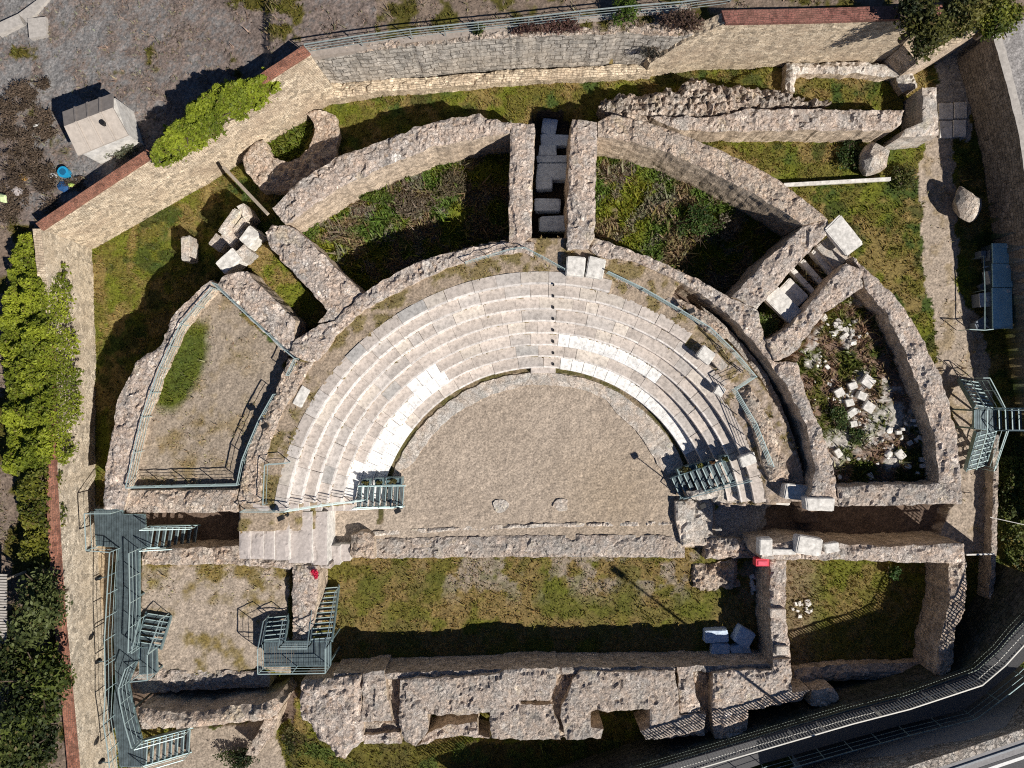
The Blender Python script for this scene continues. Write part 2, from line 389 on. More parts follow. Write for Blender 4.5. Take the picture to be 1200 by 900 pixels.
# ------------------------------------------------------------------ ground sheet
def zup(px): return float(np.interp(px, [45, 360, 366, 700, 820, 1050, 1097, 1098], [4.5, 6.25, 5.2, 5.2, 6.1, 6.1, 6.1, 3.4]))
def PW(poly, z): return [P(x, y, z)[:2] for x, y in poly]
UP = [P(x, y, zup(x))[:2] for x, y in [(43, 264), (356, 50), (374, 58), (450, 50), (560, 40), (650, 35), (740, 31), (800, 32), (848, 20), (1050, 16), (1097, 16), (1098, 61), (1148, 31), (1168, 30), (1900, 20), (1900, -700), (-700, -700), (-700, 264)]]
ZONES = [  # polygon (survey units), level, kind
    ([(165, 655), (342, 655), (342, 790), (160, 790)], 1.2, 'sandgrass'),
    ([(372, 640), (910, 640), (910, 800), (372, 800)], -.2, 'lawn_dry'),
    ([(900, 650), (1125, 650), (1125, 800), (925, 800)], .1, 'lawn_east'),
    ([(85, 595), (285, 595), (285, 648), (85, 648)], -.2, 'dirt'),
    ([(835, 585), (1112, 585), (1112, 648), (835, 648)], -.2, 'dirt'),
    ([(836, 586), (908, 586), (878, 640), (836, 640)], -.02, 'paving'),
    ([(155, 800), (345, 800), (345, 845), (155, 845)], -.1, 'dirt'),
    ([(214, 852), (318, 848), (330, 905), (350, 960), (150, 960), (150, 900)], .2, 'sandpale'),
    ([(92, 560), (120, 595), (132, 640), (134, 1000), (60, 1000), (60, 560)], .1, 'path'),
    ([(1080, 156), (1116, 160), (1122, 250), (1120, 330), (1158, 400), (1172, 600), (1166, 650), (1090, 650), (1112, 595), (1120, 590), (1122, 520), (1100, 440), (1090, 360), (1080, 300)], .4, 'sand'),
    ([(343, 266), (430, 190), (600, 150), (600, 300), (420, 356)], .3, 'weeds'),
    ([(695, 150), (840, 190), (950, 262), (855, 355), (690, 290)], .3, 'weeds'),
    ([(285, 305), (312, 282), (392, 372), (375, 388), (345, 380)], 1.2, 'weeds_lit'),
    ([(995, 340), (1045, 370), (1092, 470), (1104, 575), (965, 575), (950, 500), (925, 415)], 2.1, 'stonecell'),
    ([(246, 330), (340, 415), (325, 470), (295, 520), (281, 582), (142, 582), (160, 490), (200, 395)], 2.55, 'terrace'),
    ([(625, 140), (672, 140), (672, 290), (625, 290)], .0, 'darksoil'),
    ([(885, 385), (975, 285), (1000, 300), (905, 405)], 1.9, 'weeds'),
    ([(310, 165), (360, 130), (372, 150), (350, 190), (320, 190)], .5, 'lawn_dark'),
    ([(1100, 60), (1138, 60), (1140, 162), (1100, 162)], .45, 'paving'),
    ([(862, 92), (935, 60), (1060, 70), (1060, 130), (862, 128)], 1.0, 'lawn'),
    ([(330, 850), (380, 868), (1000, 868), (1000, 1000), (360, 1000)], .1, 'lawn_olive'),
]
def fine_axis(lo, hi, st, far):
    a = np.arange(lo, hi + st / 2, st)
    return np.concatenate([[-far, -far / 2, -far / 4], np.arange(lo - 36, lo - .5, .9), a, np.arange(hi + .9, hi + 37, .9), [far / 4, far / 2, far]])
XS, YS = fine_axis(-33.5, 33.5, .105, 400), fine_axis(-25.5, 25.5, .105, 400)
GX, GY = np.meshgrid(XS, YS)
gx, gy = GX.ravel(), GY.ravel()
N0 = len(gx)
pxs = gx / U + 600
gz = np.interp(pxs, [100, 260, 360, 600, 900, 1100], [-.1, -.1, .8, 1.0, .7, .4])
gz = np.where(gy < P(0, 560)[1], .0, gz)
wx, wy = gx + (fbm(gx, gy, 1.1, 3, 4) - .5) * 1.1, gy + (fbm(gx, gy, 1.1, 4, 4) - .5) * 1.1
KN = ['lawn', 'lawn_dry', 'lawn_east', 'sandgrass', 'dirt', 'sandpale', 'path', 'sand', 'weeds', 'weeds_lit', 'stonecell', 'terrace', 'darksoil', 'lawn_dark', 'paving', 'lawn_olive', 'yard', 'upland', 'street', 'orch', 'ring', 'earth']
KI = {k: i for i, k in enumerate(KN)}
kind = np.full(N0, KI['lawn'])
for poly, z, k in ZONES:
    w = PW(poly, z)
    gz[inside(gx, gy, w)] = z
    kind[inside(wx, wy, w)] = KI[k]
# theatre bowl
rr = np.hypot(gx - CX, gy - CY); th = np.degrees(np.arctan2(gy - CY, gx - CX))
nr_ = np.where(th < 40, 5, np.where(th < 54, 6, np.where(th < 75, 7, 8)))
up = (th > 8) & (th < 178)
row = np.clip(np.floor((rr - R0) / PIT), 0, nr_ - 1)
ro = R0 + nr_ * PIT
bowl = up & (rr < 330 * U) & ~((th < 62) & (rr > 298 * U))
zin = np.where(rr < R0 + .25, 0, Z0 + RISE * row - .28)
ztop_ = np.where(th < 75, np.minimum(Z0 + RISE * (nr_ - 1) + .02 + (rr - ro) * .18, 3.2), 3.22)
gz = np.where(bowl, np.where(rr < ro - .1, zin, ztop_), gz)
kind = np.where(bowl, np.where(rr < R0, KI['orch'], KI['ring']), kind)
cor = (th > 2) & (th < 62) & (rr >= 298 * U) & (rr < 320 * U)
gz = np.where(cor, .9, gz); kind = np.where(cor, KI['dirt'], kind)
ob = inside(gx, gy, PW([(385, 590), (838, 590), (838, 642), (385, 642)], 0)); gz = np.where(ob, 0, gz); kind = np.where(ob, KI['orch'], kind)
# land beyond the retaining walls
WU = PW([(43, 264), (55, 400), (56, 560), (66, 700), (84, 910), (100, 1600), (-700, 1600), (-700, 264)], 3.3)
EU = PW([(1172, 42), (1195, 160), (1210, 300), (1240, 500), (1262, 640), (1900, 640), (1900, 20), (1172, 20)], 3.3)
m = inside(gx, gy, UP); gz = np.where(m, np.interp(pxs, [0, 340, 352, 780, 820, 1012, 1030], [3.2, 4.5, 5.05, 5.05, 5.6, 5.6, 3.3]), gz); kind = np.where(m, np.where(pxs < 460, KI['yard'], KI['upland']), kind)
m = inside(gx, gy, WU); gz = np.where(m, 3.2, gz); kind = np.where(m, np.where(pxs < 20, KI['street'], KI['upland']), kind)
m = inside(gx, gy, EU); gz = np.where(m, 3.1, gz); kind = np.where(m, KI['street'], kind)

n1 = fbm(gx, gy, .45, 21, 5); n2 = fbm(gx, gy, 1.3, 22, 5); n3 = fbm(gx, gy, 4.5, 23, 3); n4 = fbm(gx, gy, .9, 24, 4)
def C3(*c): return np.array(c)[None, :]
def L(a, b, t): return a * (1 - t)[:, None] + b * t[:, None]
GREEN, LIME, OLIVE, STRAW, SOIL, PALE, SAND, DEEP = C3(.055, .085, .018), C3(.15, .165, .02), C3(.125, .112, .024), C3(.25, .18, .07), C3(.20, .145, .10), C3(.36, .30, .24), C3(.405, .335, .27), C3(.028, .045, .012)
col = np.zeros((N0, 3)); veg = np.zeros(N0)
def put(name, c, v):
    m = kind == KI[name]; col[m] = (c if c.shape[0] > 1 else np.repeat(c, N0, 0))[m]; veg[m] = (v if hasattr(v, 'shape') else np.full(N0, v))[m]
one = np.ones(N0)
lawn = L(L(GREEN * 1.2 * one[:, None], LIME * 1.1, sm(.40, .58, n1)), OLIVE * 1.35, sm(.42, .58, n2)); lawn = L(lawn, STRAW * 1.1, sm(.46, .62, n4) * .85); lawn = L(lawn, GREEN * .8, sm(.6, .68, fbm(gx, gy, .8, 51, 4)) * .7)
lawn = lawn * .84; put('lawn', lawn, .9 - .5 * sm(.6, .72, n4))
dry = L(L(OLIVE * 1.3 * one[:, None], LIME, sm(.5, .66, n1) * .6), STRAW, sm(.36, .54, n4)); southern = sm(-11.2, -13.5, gy)
dry = L(dry, PALE, sm(.52, .62, fbm(gx, gy, 1.1, 31, 4)) * (1 - southern) * .9 * sm(2, 5, gx + 8)); dry = L(dry, L(GREEN * one[:, None], LIME, n1), sm(.5, .62, fbm(gx, gy, .6, 33, 4)) * .45)
dry = dry * .86; put('lawn_dry', dry, .6 * one)
east = L(L(OLIVE * 1.3 * one[:, None], LIME, sm(.4, .6, n1) * .8), STRAW, sm(.5, .66, n2) * .7); east = L(east, SOIL * 1.3, sm(19.5, 16.8, gx) * sm(-13.5, -11.5, -np.abs(gy + 13) - 11) * .0 + sm(18.6, 16.9, gx) * .7)
east = east * .86; put('lawn_east', east, .7 * one)
sg = L(SAND * one[:, None], L(OLIVE * one[:, None], STRAW, n2), sm(.46, .66, n2 * .55 + n4 * .45 + .16 * sm(-13.4, -10.6, gy) - .07)); put('sandgrass', sg, .4 * sm(.5, .62, n4 + .22 * sm(-13.0, -10.6, gy)) * sm(-14.0, -11.5, gy))
put('dirt', L(C3(.12, .085, .065) * one[:, None], C3(.19, .14, .11), n2), .02)
put('sandpale', L(SAND * 1.0 * one[:, None], PALE * .9, n1), .0)
put('path', L(C3(.46, .36, .24) * one[:, None], C3(.36, .28, .19), n2), .02)
put('sand', L(SAND * one[:, None], STRAW, sm(.55, .75, n2) * .5), .04)
weeds = L(L(GREEN * 1.6 * one[:, None], LIME, sm(.4, .6, n1)), C3(.21, .16, .105), sm(.48, .60, n4)); weeds = L(weeds, C3(.20, .18, .165), sm(.58, .66, n2) * .8)
put('weeds', weeds, 1.0); put('weeds_lit', L(LIME * one[:, None], STRAW, sm(.4, .62, n2)), .9)
cell = L(C3(.22, .15, .11) * one[:, None], L(GREEN * one[:, None], OLIVE, n1), sm(.46, .58, n2)); dgl = np.abs((gx - 20.2) * .48 + (gy + 2.3) * -.88 + (n2 - .5) * 1.6)
pal = np.maximum(sm(.54, .62, n4), sm(1.0, .2, dgl)) * sm(.33, .5, n3); cell = L(cell, C3(.5, .47, .44), pal * .85); put('stonecell', cell, .55 * (1 - pal))
ter = L(C3(.31, .255, .20) * one[:, None], C3(.38, .315, .25), n2); tg = sm(1.25, .3, np.hypot(((gx + 18.2) * -.417 + (gy - .9) * -.909) / 3.0, ((gx + 18.2) * .909 + (gy - .9) * -.417) / 1.3))
ter = L(ter, STRAW * .9, sm(.46, .7, n4 * .5 + n2 * .5) * .8 * sm(-12.5, -17, gx)); ter = L(ter, L(GREEN * one[:, None], LIME * .8, n2), np.clip(tg * 2.2 - .3 + (n2 - .5), 0, 1)); put('terrace', ter, np.clip(.15 * sm(.5, .62, n4) + tg * 1.5, 0, 1))
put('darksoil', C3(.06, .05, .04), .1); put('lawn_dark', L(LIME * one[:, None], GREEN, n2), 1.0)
put('paving', L(C3(.44, .42, .40) * one[:, None], C3(.32, .30, .28), n2), .03)
ol = L(L(OLIVE * 1.1 * one[:, None], C3(.10, .085, .03), sm(.4, .6, n1)), GREEN * 1.3, sm(.5, .64, n2) * .8); ol = ol * .9; put('lawn_olive', ol, .9)
n5 = RNG.uniform(0, 1, N0); yard = L(C3(.15, .148, .15) * one[:, None], C3(.33, .32, .315), n5 * .6 + n3 * .4); yb = sm(.42, .66, n2 * .45 + n4 * .35 + n5 * .2 + .16 * sm(-23, -14, gx) + .2 * sm(15.5, 12.2, gy) * sm(-24, -27, gx) + .0)
yard = L(yard, L(C3(.11, .08, .065) * one[:, None], C3(.25, .185, .155), n5), yb * .8); yg = sm(.66, .72, n4) * sm(.5, .6, n1); yard = L(yard, OLIVE * .8, yg); put('yard', yard, .05 + .35 * yb * sm(.5, .6, n2) + yg)
put('upland', L(L(C3(.17, .125, .095) * one[:, None], C3(.25, .20, .165), n2), OLIVE * .7, sm(.5, .6, n4)), .8 * sm(.48, .58, n2))
put('street', L(C3(.36, .34, .33) * one[:, None], C3(.27, .26, .26), n1), .0)
od = L(L(SAND * one[:, None], C3(.445, .37, .30), sm(.4, .65, n1)), C3(.30, .245, .195), sm(.55, .72, n2) * .2); od = L(od, C3(.36, .28, .195), sm(5.5, 0, np.hypot(gx - 6, gy + 6.6)) * .55); put('orch', od, 0.0)
mossr = (kind == KI['orch']) & (rr > 184.5 * U) & (rr < 191 * U) & up
rg = L(C3(.36, .285, .215) * one[:, None], L(STRAW * .9 * one[:, None], OLIVE, n1), sm(.5, .62, n2 + .03) * .8); rg = L(rg, C3(.42, .345, .29), sm(.45, .6, n3) * sm(56, 40, th)); put('ring', rg, .4 * sm(.5, .64, n2))
col[mossr] = L(C3(.20, .155, .10) * one[:, None], C3(.10, .09, .035), sm(.4, .55, n2))[mossr]
put('earth', SOIL, .2)
# micro relief
soft = np.isin(kind, [KI[k] for k in ('orch', 'sand', 'sandgrass', 'terrace', 'ring', 'path', 'sandpale')])
gz = gz + np.where(soft, (fbm(gx, gy, 3.4, 41, 2) - .5) * .10 + (n2 - .5) * .05, (n2 - .5) * .16 + (n3 - .5) * .12)
sto = kind == KI['stonecell']; gz = np.where(sto, gz + stones(gx, gy, .34, 5) * .13, gz); gz = np.where(kind == KI['yard'], gz - (n2 - .5) * .16 - (n3 - .5) * .12 + (n4 - .5) * .1 + RNG.uniform(-.03, .03, N0), gz)
far = (np.abs(gx) > 75) | (np.abs(gy) > 65); col[far] = (.16, .14, .09)
nx_, ny_ = len(XS), len(YS); ii = (np.arange(ny_ - 1)[:, None] * nx_ + np.arange(nx_ - 1)[None, :]).ravel()
ground = link('ground', np_mesh('ground', np.stack([gx, gy, gz], 1), np.stack([ii, ii + 1, ii + nx_ + 1, ii + nx_], 1), col * (.80 + .34 * RNG.uniform(0, 1, N0) ** 1.5 + .12 * (n3 - .5))[:, None], smooth=True), M_GND)
tag(ground, kind='structure')

def ground_z(x, y):
    i = int(np.clip(np.searchsorted(XS, x), 0, nx_ - 1)); j = int(np.clip(np.searchsorted(YS, y), 0, ny_ - 1)); return float(gz[j * nx_ + i])

# grass: tufts of blades where the soil is overgrown
cand = np.where((veg > .02) & ~far & (np.abs(gx) < 33) & (np.abs(gy) < 25))[0]
pick = cand[RNG.uniform(0, 1, len(cand)) < veg[cand] * .62 * sm(.25, .6, n3[cand] * .6 + n2[cand] * .5)]
nb_ = 3; T = np.repeat(pick, nb_); k = len(T)
bx = gx[T] + RNG.uniform(-.08, .08, k); by = gy[T] + RNG.uniform(-.08, .08, k); ba = RNG.uniform(0, 2 * np.pi, k)
weedy = np.isin(kind[T], [KI['weeds'], KI['stonecell'], KI['lawn_dark']])
bh = RNG.uniform(.05, .15, k) * np.where(np.repeat(RNG.uniform(0, 1, len(pick)) < .05, nb_), 2.4, 1) * np.where(weedy, 2.2, 1) * (.6 + n4[T]); bw = RNG.uniform(.02, .05, k) * np.where(weedy, 1.7, 1.1); ln = RNG.uniform(.3, 1.2, k) * bh
ca, sa = np.cos(ba), np.sin(ba); z0_ = gz[T] - .02
BV = np.stack([np.stack([bx - sa * bw, by + ca * bw, z0_], 1), np.stack([bx + sa * bw, by - ca * bw, z0_], 1), np.stack([bx + ca * ln, by + sa * ln, z0_ + bh], 1)], 1).reshape(-1, 3)
bc = col[T] * (.75 + .75 * RNG.uniform(0, 1, k))[:, None] * np.where(RNG.uniform(0, 1, k)[:, None] < .5, C3(1.0, 1.12, .8), C3(1.12, 1.0, .9))
grass = link('grass', np_mesh('grass', BV, np.arange(k * 3).reshape(-1, 3), np.repeat(bc, 3, 0)), M_LEAF); tag(grass, 'short patchy grass and low weeds over the soil', 'grass', kind='stuff')

# ------------------------------------------------------------------ cavea
cav = empty('theatre_seating', (CX, CY, 0), 'semicircular white stone seating tiers around the sandy orchestra', 'seating')
def arc_block(V, F, C, r0, r1, a0, a1, zb, zt, c, riser, seg=3, tilt=0):
    n = len(V)
    for s in range(seg + 1):
        a = a0 + (a1 - a0) * s / seg
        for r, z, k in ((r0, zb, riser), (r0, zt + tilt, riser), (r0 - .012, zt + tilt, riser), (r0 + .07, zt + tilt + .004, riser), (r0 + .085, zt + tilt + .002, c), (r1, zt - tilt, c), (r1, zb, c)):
            x, y = pol(r, a); V.append((x, y, z)); C.append(k)
    for s in range(seg):
        b = n + 7 * s
        F += [(b + i, b + i + 1, b + i + 8, b + i + 7) for i in range(6)]
    F += [(n, n + 6, n + 5, n + 1)]; b = n + 7 * seg; F += [(b, b + 1, b + 5, b + 6)]
WHITE = {0: [(24, 81), (138, 167)], 1: [(118, 136), (139, 166)], 2: [(49, 84), (121, 131), (156, 166)], 3: [(118, 122)]}
rows_ = []
for i in range(NR):
    r0 = R0 + PIT * i; zt = Z0 + RISE * i; zb = zt - RISE - .12
    a_lo = {5: 40, 6: 54, 7: 75}.get(i, 11 - .5 * min(i, 4)); a_hi = 171 - (0 if i < 6 else (i - 5) * -.4)
    V, F, C = [], [], []; wh = []
    a = a_lo
    while a < a_hi - .1:
        ln_ = random.uniform(.6, 1.9) / r0 * 57.3
        w = any(p <= a <= q for p, q in WHITE.get(i, []))
        if w: ln_ = random.uniform(.6, .72) / r0 * 57.3
        b = min(a + ln_, a_hi)
        t = random.random(); g = random.uniform(.86, 1.1)
        c = np.array([.55, .49, .445]) * g if t < .66 else np.array([.51, .47, .44]) * g if t < .84 else np.array([.60, .54, .48]) * g if t < .98 else np.array([.40, .385, .37]) * g
        gap = random.choice((.004, .006, .016)) / r0 * 57.3
        dz = random.uniform(-.02, .02)
        if w:
            c = np.array([.86, .85, .835]) * random.uniform(.93, 1.03); wh.append((a + gap, b - gap, c))
            if not (a < 120): pass
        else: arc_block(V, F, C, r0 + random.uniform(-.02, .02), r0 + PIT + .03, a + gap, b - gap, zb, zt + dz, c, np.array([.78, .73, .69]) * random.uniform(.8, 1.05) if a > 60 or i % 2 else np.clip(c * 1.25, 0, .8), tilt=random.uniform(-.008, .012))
        a = b
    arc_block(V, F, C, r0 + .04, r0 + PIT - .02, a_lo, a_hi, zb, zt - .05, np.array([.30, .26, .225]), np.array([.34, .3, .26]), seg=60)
    me = bpy.data.meshes.new('seat_row'); me.from_pydata(V, [], F)
    at = me.color_attributes.new('Col', 'FLOAT_COLOR', 'POINT'); at.data.foreach_set('color', np.concatenate([np.array(C), np.ones((len(C), 1))], 1).astype(np.float32).ravel()); me.update()
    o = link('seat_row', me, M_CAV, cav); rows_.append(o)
    for (a0, a1, c) in wh:
        V, F, C = [], [], []
        arc_block(V, F, C, r0 - .01, r0 + PIT + .02, a0, a1, zb + .05, zt + .012, c, c)
        me = bpy.data.meshes.new('restored_slab'); me.from_pydata(V, [], F)
        at = me.color_attributes.new('Col', 'FLOAT_COLOR', 'POINT'); at.data.foreach_set('color', np.concatenate([np.array(C), np.ones((len(C), 1))], 1).astype(np.float32).ravel()); me.update()
        link('restored_slab', me, M_CAV, o)['label'] = 'smooth white restored slab'
# small dark fittings down the central stair line
mb = MB(); mb.box((0, 0, .05), .09, .14, .1); fit0 = None
for i in range(NR):
    x, y = P(648.5 - .35 * i * 0, 427 - 13.3 * i, Z0 + RISE * i)[:2]
    if fit0 is None:
        fit0 = tag(mb.build('step_light', M_DARK), 'small black step light, one on each seat tier along the central line', 'step light', 'step lights on the tiers'); f = fit0
    else: f = fit0.copy(); COL.objects.link(f)
    f.location = (x, y, Z0 + RISE * i)
fb = MB(); fb.prism(PW([(622, 426), (651, 426), (651, 437), (622, 437)], .3), -.05, .32, (.56, .5, .46)); tag(fb.build('stone_block', M_CAV, None, .03), 'pale rectangular stone block at the foot of the seats on the centre line', 'stone block')

# orchestra flagstone border
def arcpts(r, a0, a1, n): return [pol(r, a0 + (a1 - a0) * i / n) for i in range(n + 1)]
inn = [P(x, y, 0)[:2] for x, y in [(466, 590), (470, 552), (487, 540), (502, 516), (530, 487), (547, 477), (580, 461), (620, 451), (667, 453), (692, 460), (712, 470), (722, 484), (752, 512), (768, 540), (780, 556)]]
M_FLAG = rubble_mat('flagstone', [(.44, .41, .39), (.54, .50, .475), (.58, .54, .51), (.49, .45, .42)], .62, mortar=(.22, .18, .14), mfac=.7, bs=.4, tint=(.42, .38, .34), stain=.25, few=-.1)
tag(slab('paved_border', inn + arcpts(184.5 * U, 22, 171, 60), .12, -.1, M_FLAG, res=.13, stone=(.6, .02), edge=.07, und=.02, world=True, ruin=.0), kind='structure')
for x, y in ((587, 593), (658, 592)):
    tag(slab('stone_patch', [P(x + 9 * math.cos(a) * (1 + .2 * math.sin(3 * a + x)), y + 9 * math.sin(a) * (1 + .15 * math.cos(2 * a)), .05)[:2] for a in np.arange(0, 6.28, .5)], .1, -.1, M_PALE, res=.1, stone=(.25, .03), edge=.06, und=.02, world=True, ruin=0), kind='structure')

# ------------------------------------------------------------------ walls of the ruin
wall('curved_wall', 'curved rubble wall around the top left cell, its sunlit inner face showing', 'ruined wall', [(318, 243), (350, 212), (390, 186), (440, 166), (487, 149), (525, 138), (560, 133), (587, 142), (599, 143), (598, 156), (550, 163), (507, 171), (457, 191), (400, 218), (345, 256), (333, 262)], 3.6, -.3)
wall('radial_wall', 'straight rubble wall on the left of the stepped passage with blue shaded blocks', 'ruined wall', [(599, 143), (627, 144), (625, 200), (623, 277), (610, 288), (597, 283), (597, 200)], 3.6, -.1)
wall('radial_wall', 'straight rubble wall on the right of the stepped passage with blue shaded blocks', 'ruined wall', [(671, 138), (700, 142), (700, 180), (697, 276), (690, 292), (665, 293), (667, 200)], 3.6, -.1)
wall('curved_wall', 'curved rubble wall above the top right cell full of weeds', 'ruined wall', [(701, 142), (717, 133), (755, 142), (787, 152), (833, 170), (883, 193), (913, 210), (945, 235), (970, 256), (942, 263), (912, 243), (883, 226), (833, 200), (780, 177), (740, 165), (701, 159)], 3.6, -.1, M_RUB2, edge=.03)
wall('radial_wall', 'thick slanting rubble wall closing the top right weedy cell on its right', 'ruined wall', [(943, 264), (970, 257), (975, 268), (958, 286), (923, 323), (897, 352), (888, 362), (858, 348), (900, 303)], 3.5, -.1)
wall('radial_wall', 'slanting rubble wall between the marble step corridor and the cell of scattered stones', 'ruined wall', [(992, 307), (1012, 318), (1012, 337), (967, 367), (933, 412), (908, 424), (898, 398), (927, 383), (960, 345)], 3.7, 0)
wall('curved_wall', 'cracked outer rubble wall on the right of the scattered stones', 'ruined wall', [(1000, 300), (1033, 330), (1060, 360), (1080, 390), (1107, 450), (1123, 513), (1128, 567), (1103, 567), (1097, 517), (1083, 467), (1063, 413), (1040, 367), (1013, 337), (1012, 318)], 3.7, 0)
wall('rubble_wall', 'straight rubble wall along the bottom of the scattered stones cell', 'ruined wall', [(982, 571), (1040, 569), (1103, 567), (1128, 567), (1128, 591), (1040, 593), (984, 594)], 3.7, -.3, M_RUBG)
wall('ring_wall', 'low curved rubble wall between the top left cell and the gravel ring', 'ruined wall', [(625, 284), (597, 283), (550, 290), (500, 303), (460, 321), (425, 343), (404, 362), (392, 376), (372, 380), (345, 398), (336, 416), (358, 422), (372, 424), (398, 388), (427, 363), (487, 331), (530, 311), (575, 299), (612, 296), (626, 302)], 3.5, 0)
wall('ring_wall', 'low rubble wall beside the terrace between the fenced sand and the seats', 'ruined wall', [(337, 420), (356, 424), (367, 424), (352, 450), (331, 482), (316, 518), (308, 545), (303, 592), (278, 592), (279, 575), (292, 521), (305, 490), (322, 462), (328, 440)], 3.4, 0, M_RUB2)
wall('ring_wall', 'broad curved rubble wall sweeping around the right of the seating with a dark inner face', 'ruined wall', [(690, 292), (697, 277), (760, 300), (817, 326), (857, 348), (888, 364), (898, 398), (908, 424), (935, 424), (944, 460), (962, 500), (975, 540), (982, 571), (984, 594), (950, 582), (956, 550), (947, 500), (927, 460), (900, 420), (867, 380), (832, 350), (790, 326), (745, 306), (700, 300)], 3.55, .3, M_RUB, M_MAS)
wall('outer_wall', 'outer rubble wall on the left of the fenced sandy terrace', 'ruined wall', [(246, 327), (200, 371), (187, 405), (160, 423), (138, 463), (130, 507), (120, 560), (120, 597), (145, 600), (150, 560), (167, 487), (187, 433), (212, 381), (248, 338)], 3.6, -.4)
wall('rubble_wall', 'straight rubble wall along the bottom of the fenced sandy terrace', 'ruined wall', [(147, 576), (277, 574), (278, 600), (145, 602)], 3.4, -.4, M_RUB2)
wall('radial_wall', 'short slanting rubble wall at the top edge of the fenced terrace', 'ruined wall', [(288, 318), (345, 375), (345, 396), (336, 414), (330, 410), (252, 334), (262, 322)], 3.4, 0)
wall('radial_wall', 'slanting rubble wall on the left of the top left cell', 'ruined wall', [(318, 262), (333, 264), (347, 268), (425, 344), (404, 361), (390, 376), (372, 378), (384, 364), (316, 290), (310, 272)], 3.4, -.1)
wall('round_wall', 'small horseshoe shaped rubble wall around a shaded round pit', 'ruined wall', [(358, 131), (375, 127), (392, 135), (397, 158), (392, 185), (378, 203), (335, 223), (305, 222), (287, 200), (284, 182), (297, 166), (309, 163), (312, 172), (320, 184), (335, 188), (350, 184), (361, 173), (367, 158), (367, 145), (362, 136)], 1.5, -.1, M_RUB2)
wall('rubble_mound', 'rough mound of broken rubble above the top right cell', 'rubble', [(703, 122), (712, 108), (760, 105), (800, 100), (806, 90), (830, 88), (842, 96), (870, 97), (910, 100), (950, 110), (978, 116), (960, 122), (905, 124), (872, 128), (840, 136), (760, 135), (715, 133)], 2.5, 0, M_ROUGH, M_ROUGH, stone=(.36, .26), edge=.2, und=.3, crumble=.9, res=.12)
wall('straight_wall', 'long straight pale rubble wall at upper right ending at a pillar', 'ruined wall', [(842, 136), (872, 127), (960, 127), (1060, 129), (1057, 144), (1048, 152), (920, 152), (830, 153), (792, 150), (762, 136)], 2.6, 0, M_RUB)
wall('low_wall', 'low broken wall around the dark little enclosure at upper right', 'ruined wall', [(924, 72), (980, 70), (1072, 74), (1080, 100), (1062, 106), (1052, 88), (1010, 84), (935, 84), (932, 106), (922, 102)], 1.9, .2, M_PALE, M_MAS, crumble=.3)
wall('stone_pillar', 'pale hooked stone pillar stump at the end of the long straight wall', 'pillar', [(1082, 102), (1098, 102), (1101, 158), (1056, 160), (1062, 151), (1082, 142)], 2.7, .2, M_PALE, M_PALE, stone=(.8, .03), edge=.03, ruin=.15)
# inner ledge of the east corridor and rubble patches beside the seats
wall('low_ledge', 'thin curved grey ledge in the shaded gap at the right of the seats', 'ledge', [(820, 356), (850, 380), (873, 405), (900, 440), (915, 470), (932, 515), (945, 570), (939, 572), (926, 517), (909, 474), (894, 446), (867, 412), (845, 388)], 2.3, .6, M_RUBG, res=.11, edge=.03)
wall('rubble_strip', 'low strip of rubble between the right end of the seats and the curved gap', 'rubble', [(866, 455), (882, 452), (905, 495), (922, 540), (930, 562), (905, 566), (893, 530), (880, 492)], 2.75, 1.5, M_RUB2, res=.11, edge=.1, crumble=.4)
wall('rubble_strip', 'ragged reddish rubble bank under the railing above the right seats', 'rubble', [(722, 318), (760, 334), (800, 350), (832, 368), (856, 394), (846, 398), (820, 382), (790, 364), (750, 344), (720, 330)], 3.12, 2.2, M_RUB2, res=.11, edge=.1, crumble=.3)
# stage front, pulpitum
wall('stage_wall', 'long low grey wall along the front of the stage pit', 'ruined wall', [(437, 632), (520, 630), (640, 628), (760, 627), (802, 630), (803, 654), (640, 653), (520, 654), (438, 655)], .14, -.4, M_RUBG, stone=(.2, .03), crumble=.05, ruin=.25)
wall('stone_kerb', 'thin dotted line of kerb stones at the straight edge of the orchestra', 'kerb', [(420, 624), (545, 618), (640, 614), (790, 612), (790, 616), (640, 618), (546, 622), (420, 629)], .14, -.2, M_PALE, res=.1, edge=.05)
wall('rubble_wall', 'crumbling rubble stump at the left end of the long low stage wall', 'ruined wall', [(410, 628), (424, 624), (437, 630), (438, 656), (410, 655)], .9, -.4, M_RUB2, crumble=.4)
# west rooms
wall('low_wall', 'low ruined wall along the top of the sandy room beside the walkway', 'ruined wall', [(166, 644), (282, 641), (283, 657), (335, 664), (250, 662), (165, 663)], 1.9, -.3, M_RUB2)
wall('low_wall', 'low rubble wall between the sandy room and the grassy stage pit', 'ruined wall', [(342, 664), (372, 664), (372, 690), (368, 720), (364, 752), (342, 756)], 2.0, -.4, M_RUB)
wall('rubble_wall', 'mostly shaded rubble wall along the bottom of the sandy room', 'ruined wall', [(150, 787), (200, 786), (316, 787), (315, 806), (150, 814)], 1.35, -.3, M_RUBG)
wall('rubble_wall', 'sunlit broken rubble wall below the dark trench at lower left', 'ruined wall', [(158, 832), (200, 837), (235, 838), (262, 831), (300, 828), (322, 820), (330, 827), (322, 841), (305, 848), (270, 850), (220, 855), (162, 857)], 3.1, -.3, M_RUB2, crumble=.4)
wall('rubble_wall', 'narrow pale slanting wall stub running down from the trench at lower left', 'ruined wall', [(312, 838), (325, 838), (319, 862), (300, 886), (287, 886), (302, 860)], 1.6, -.2, M_RUB2)
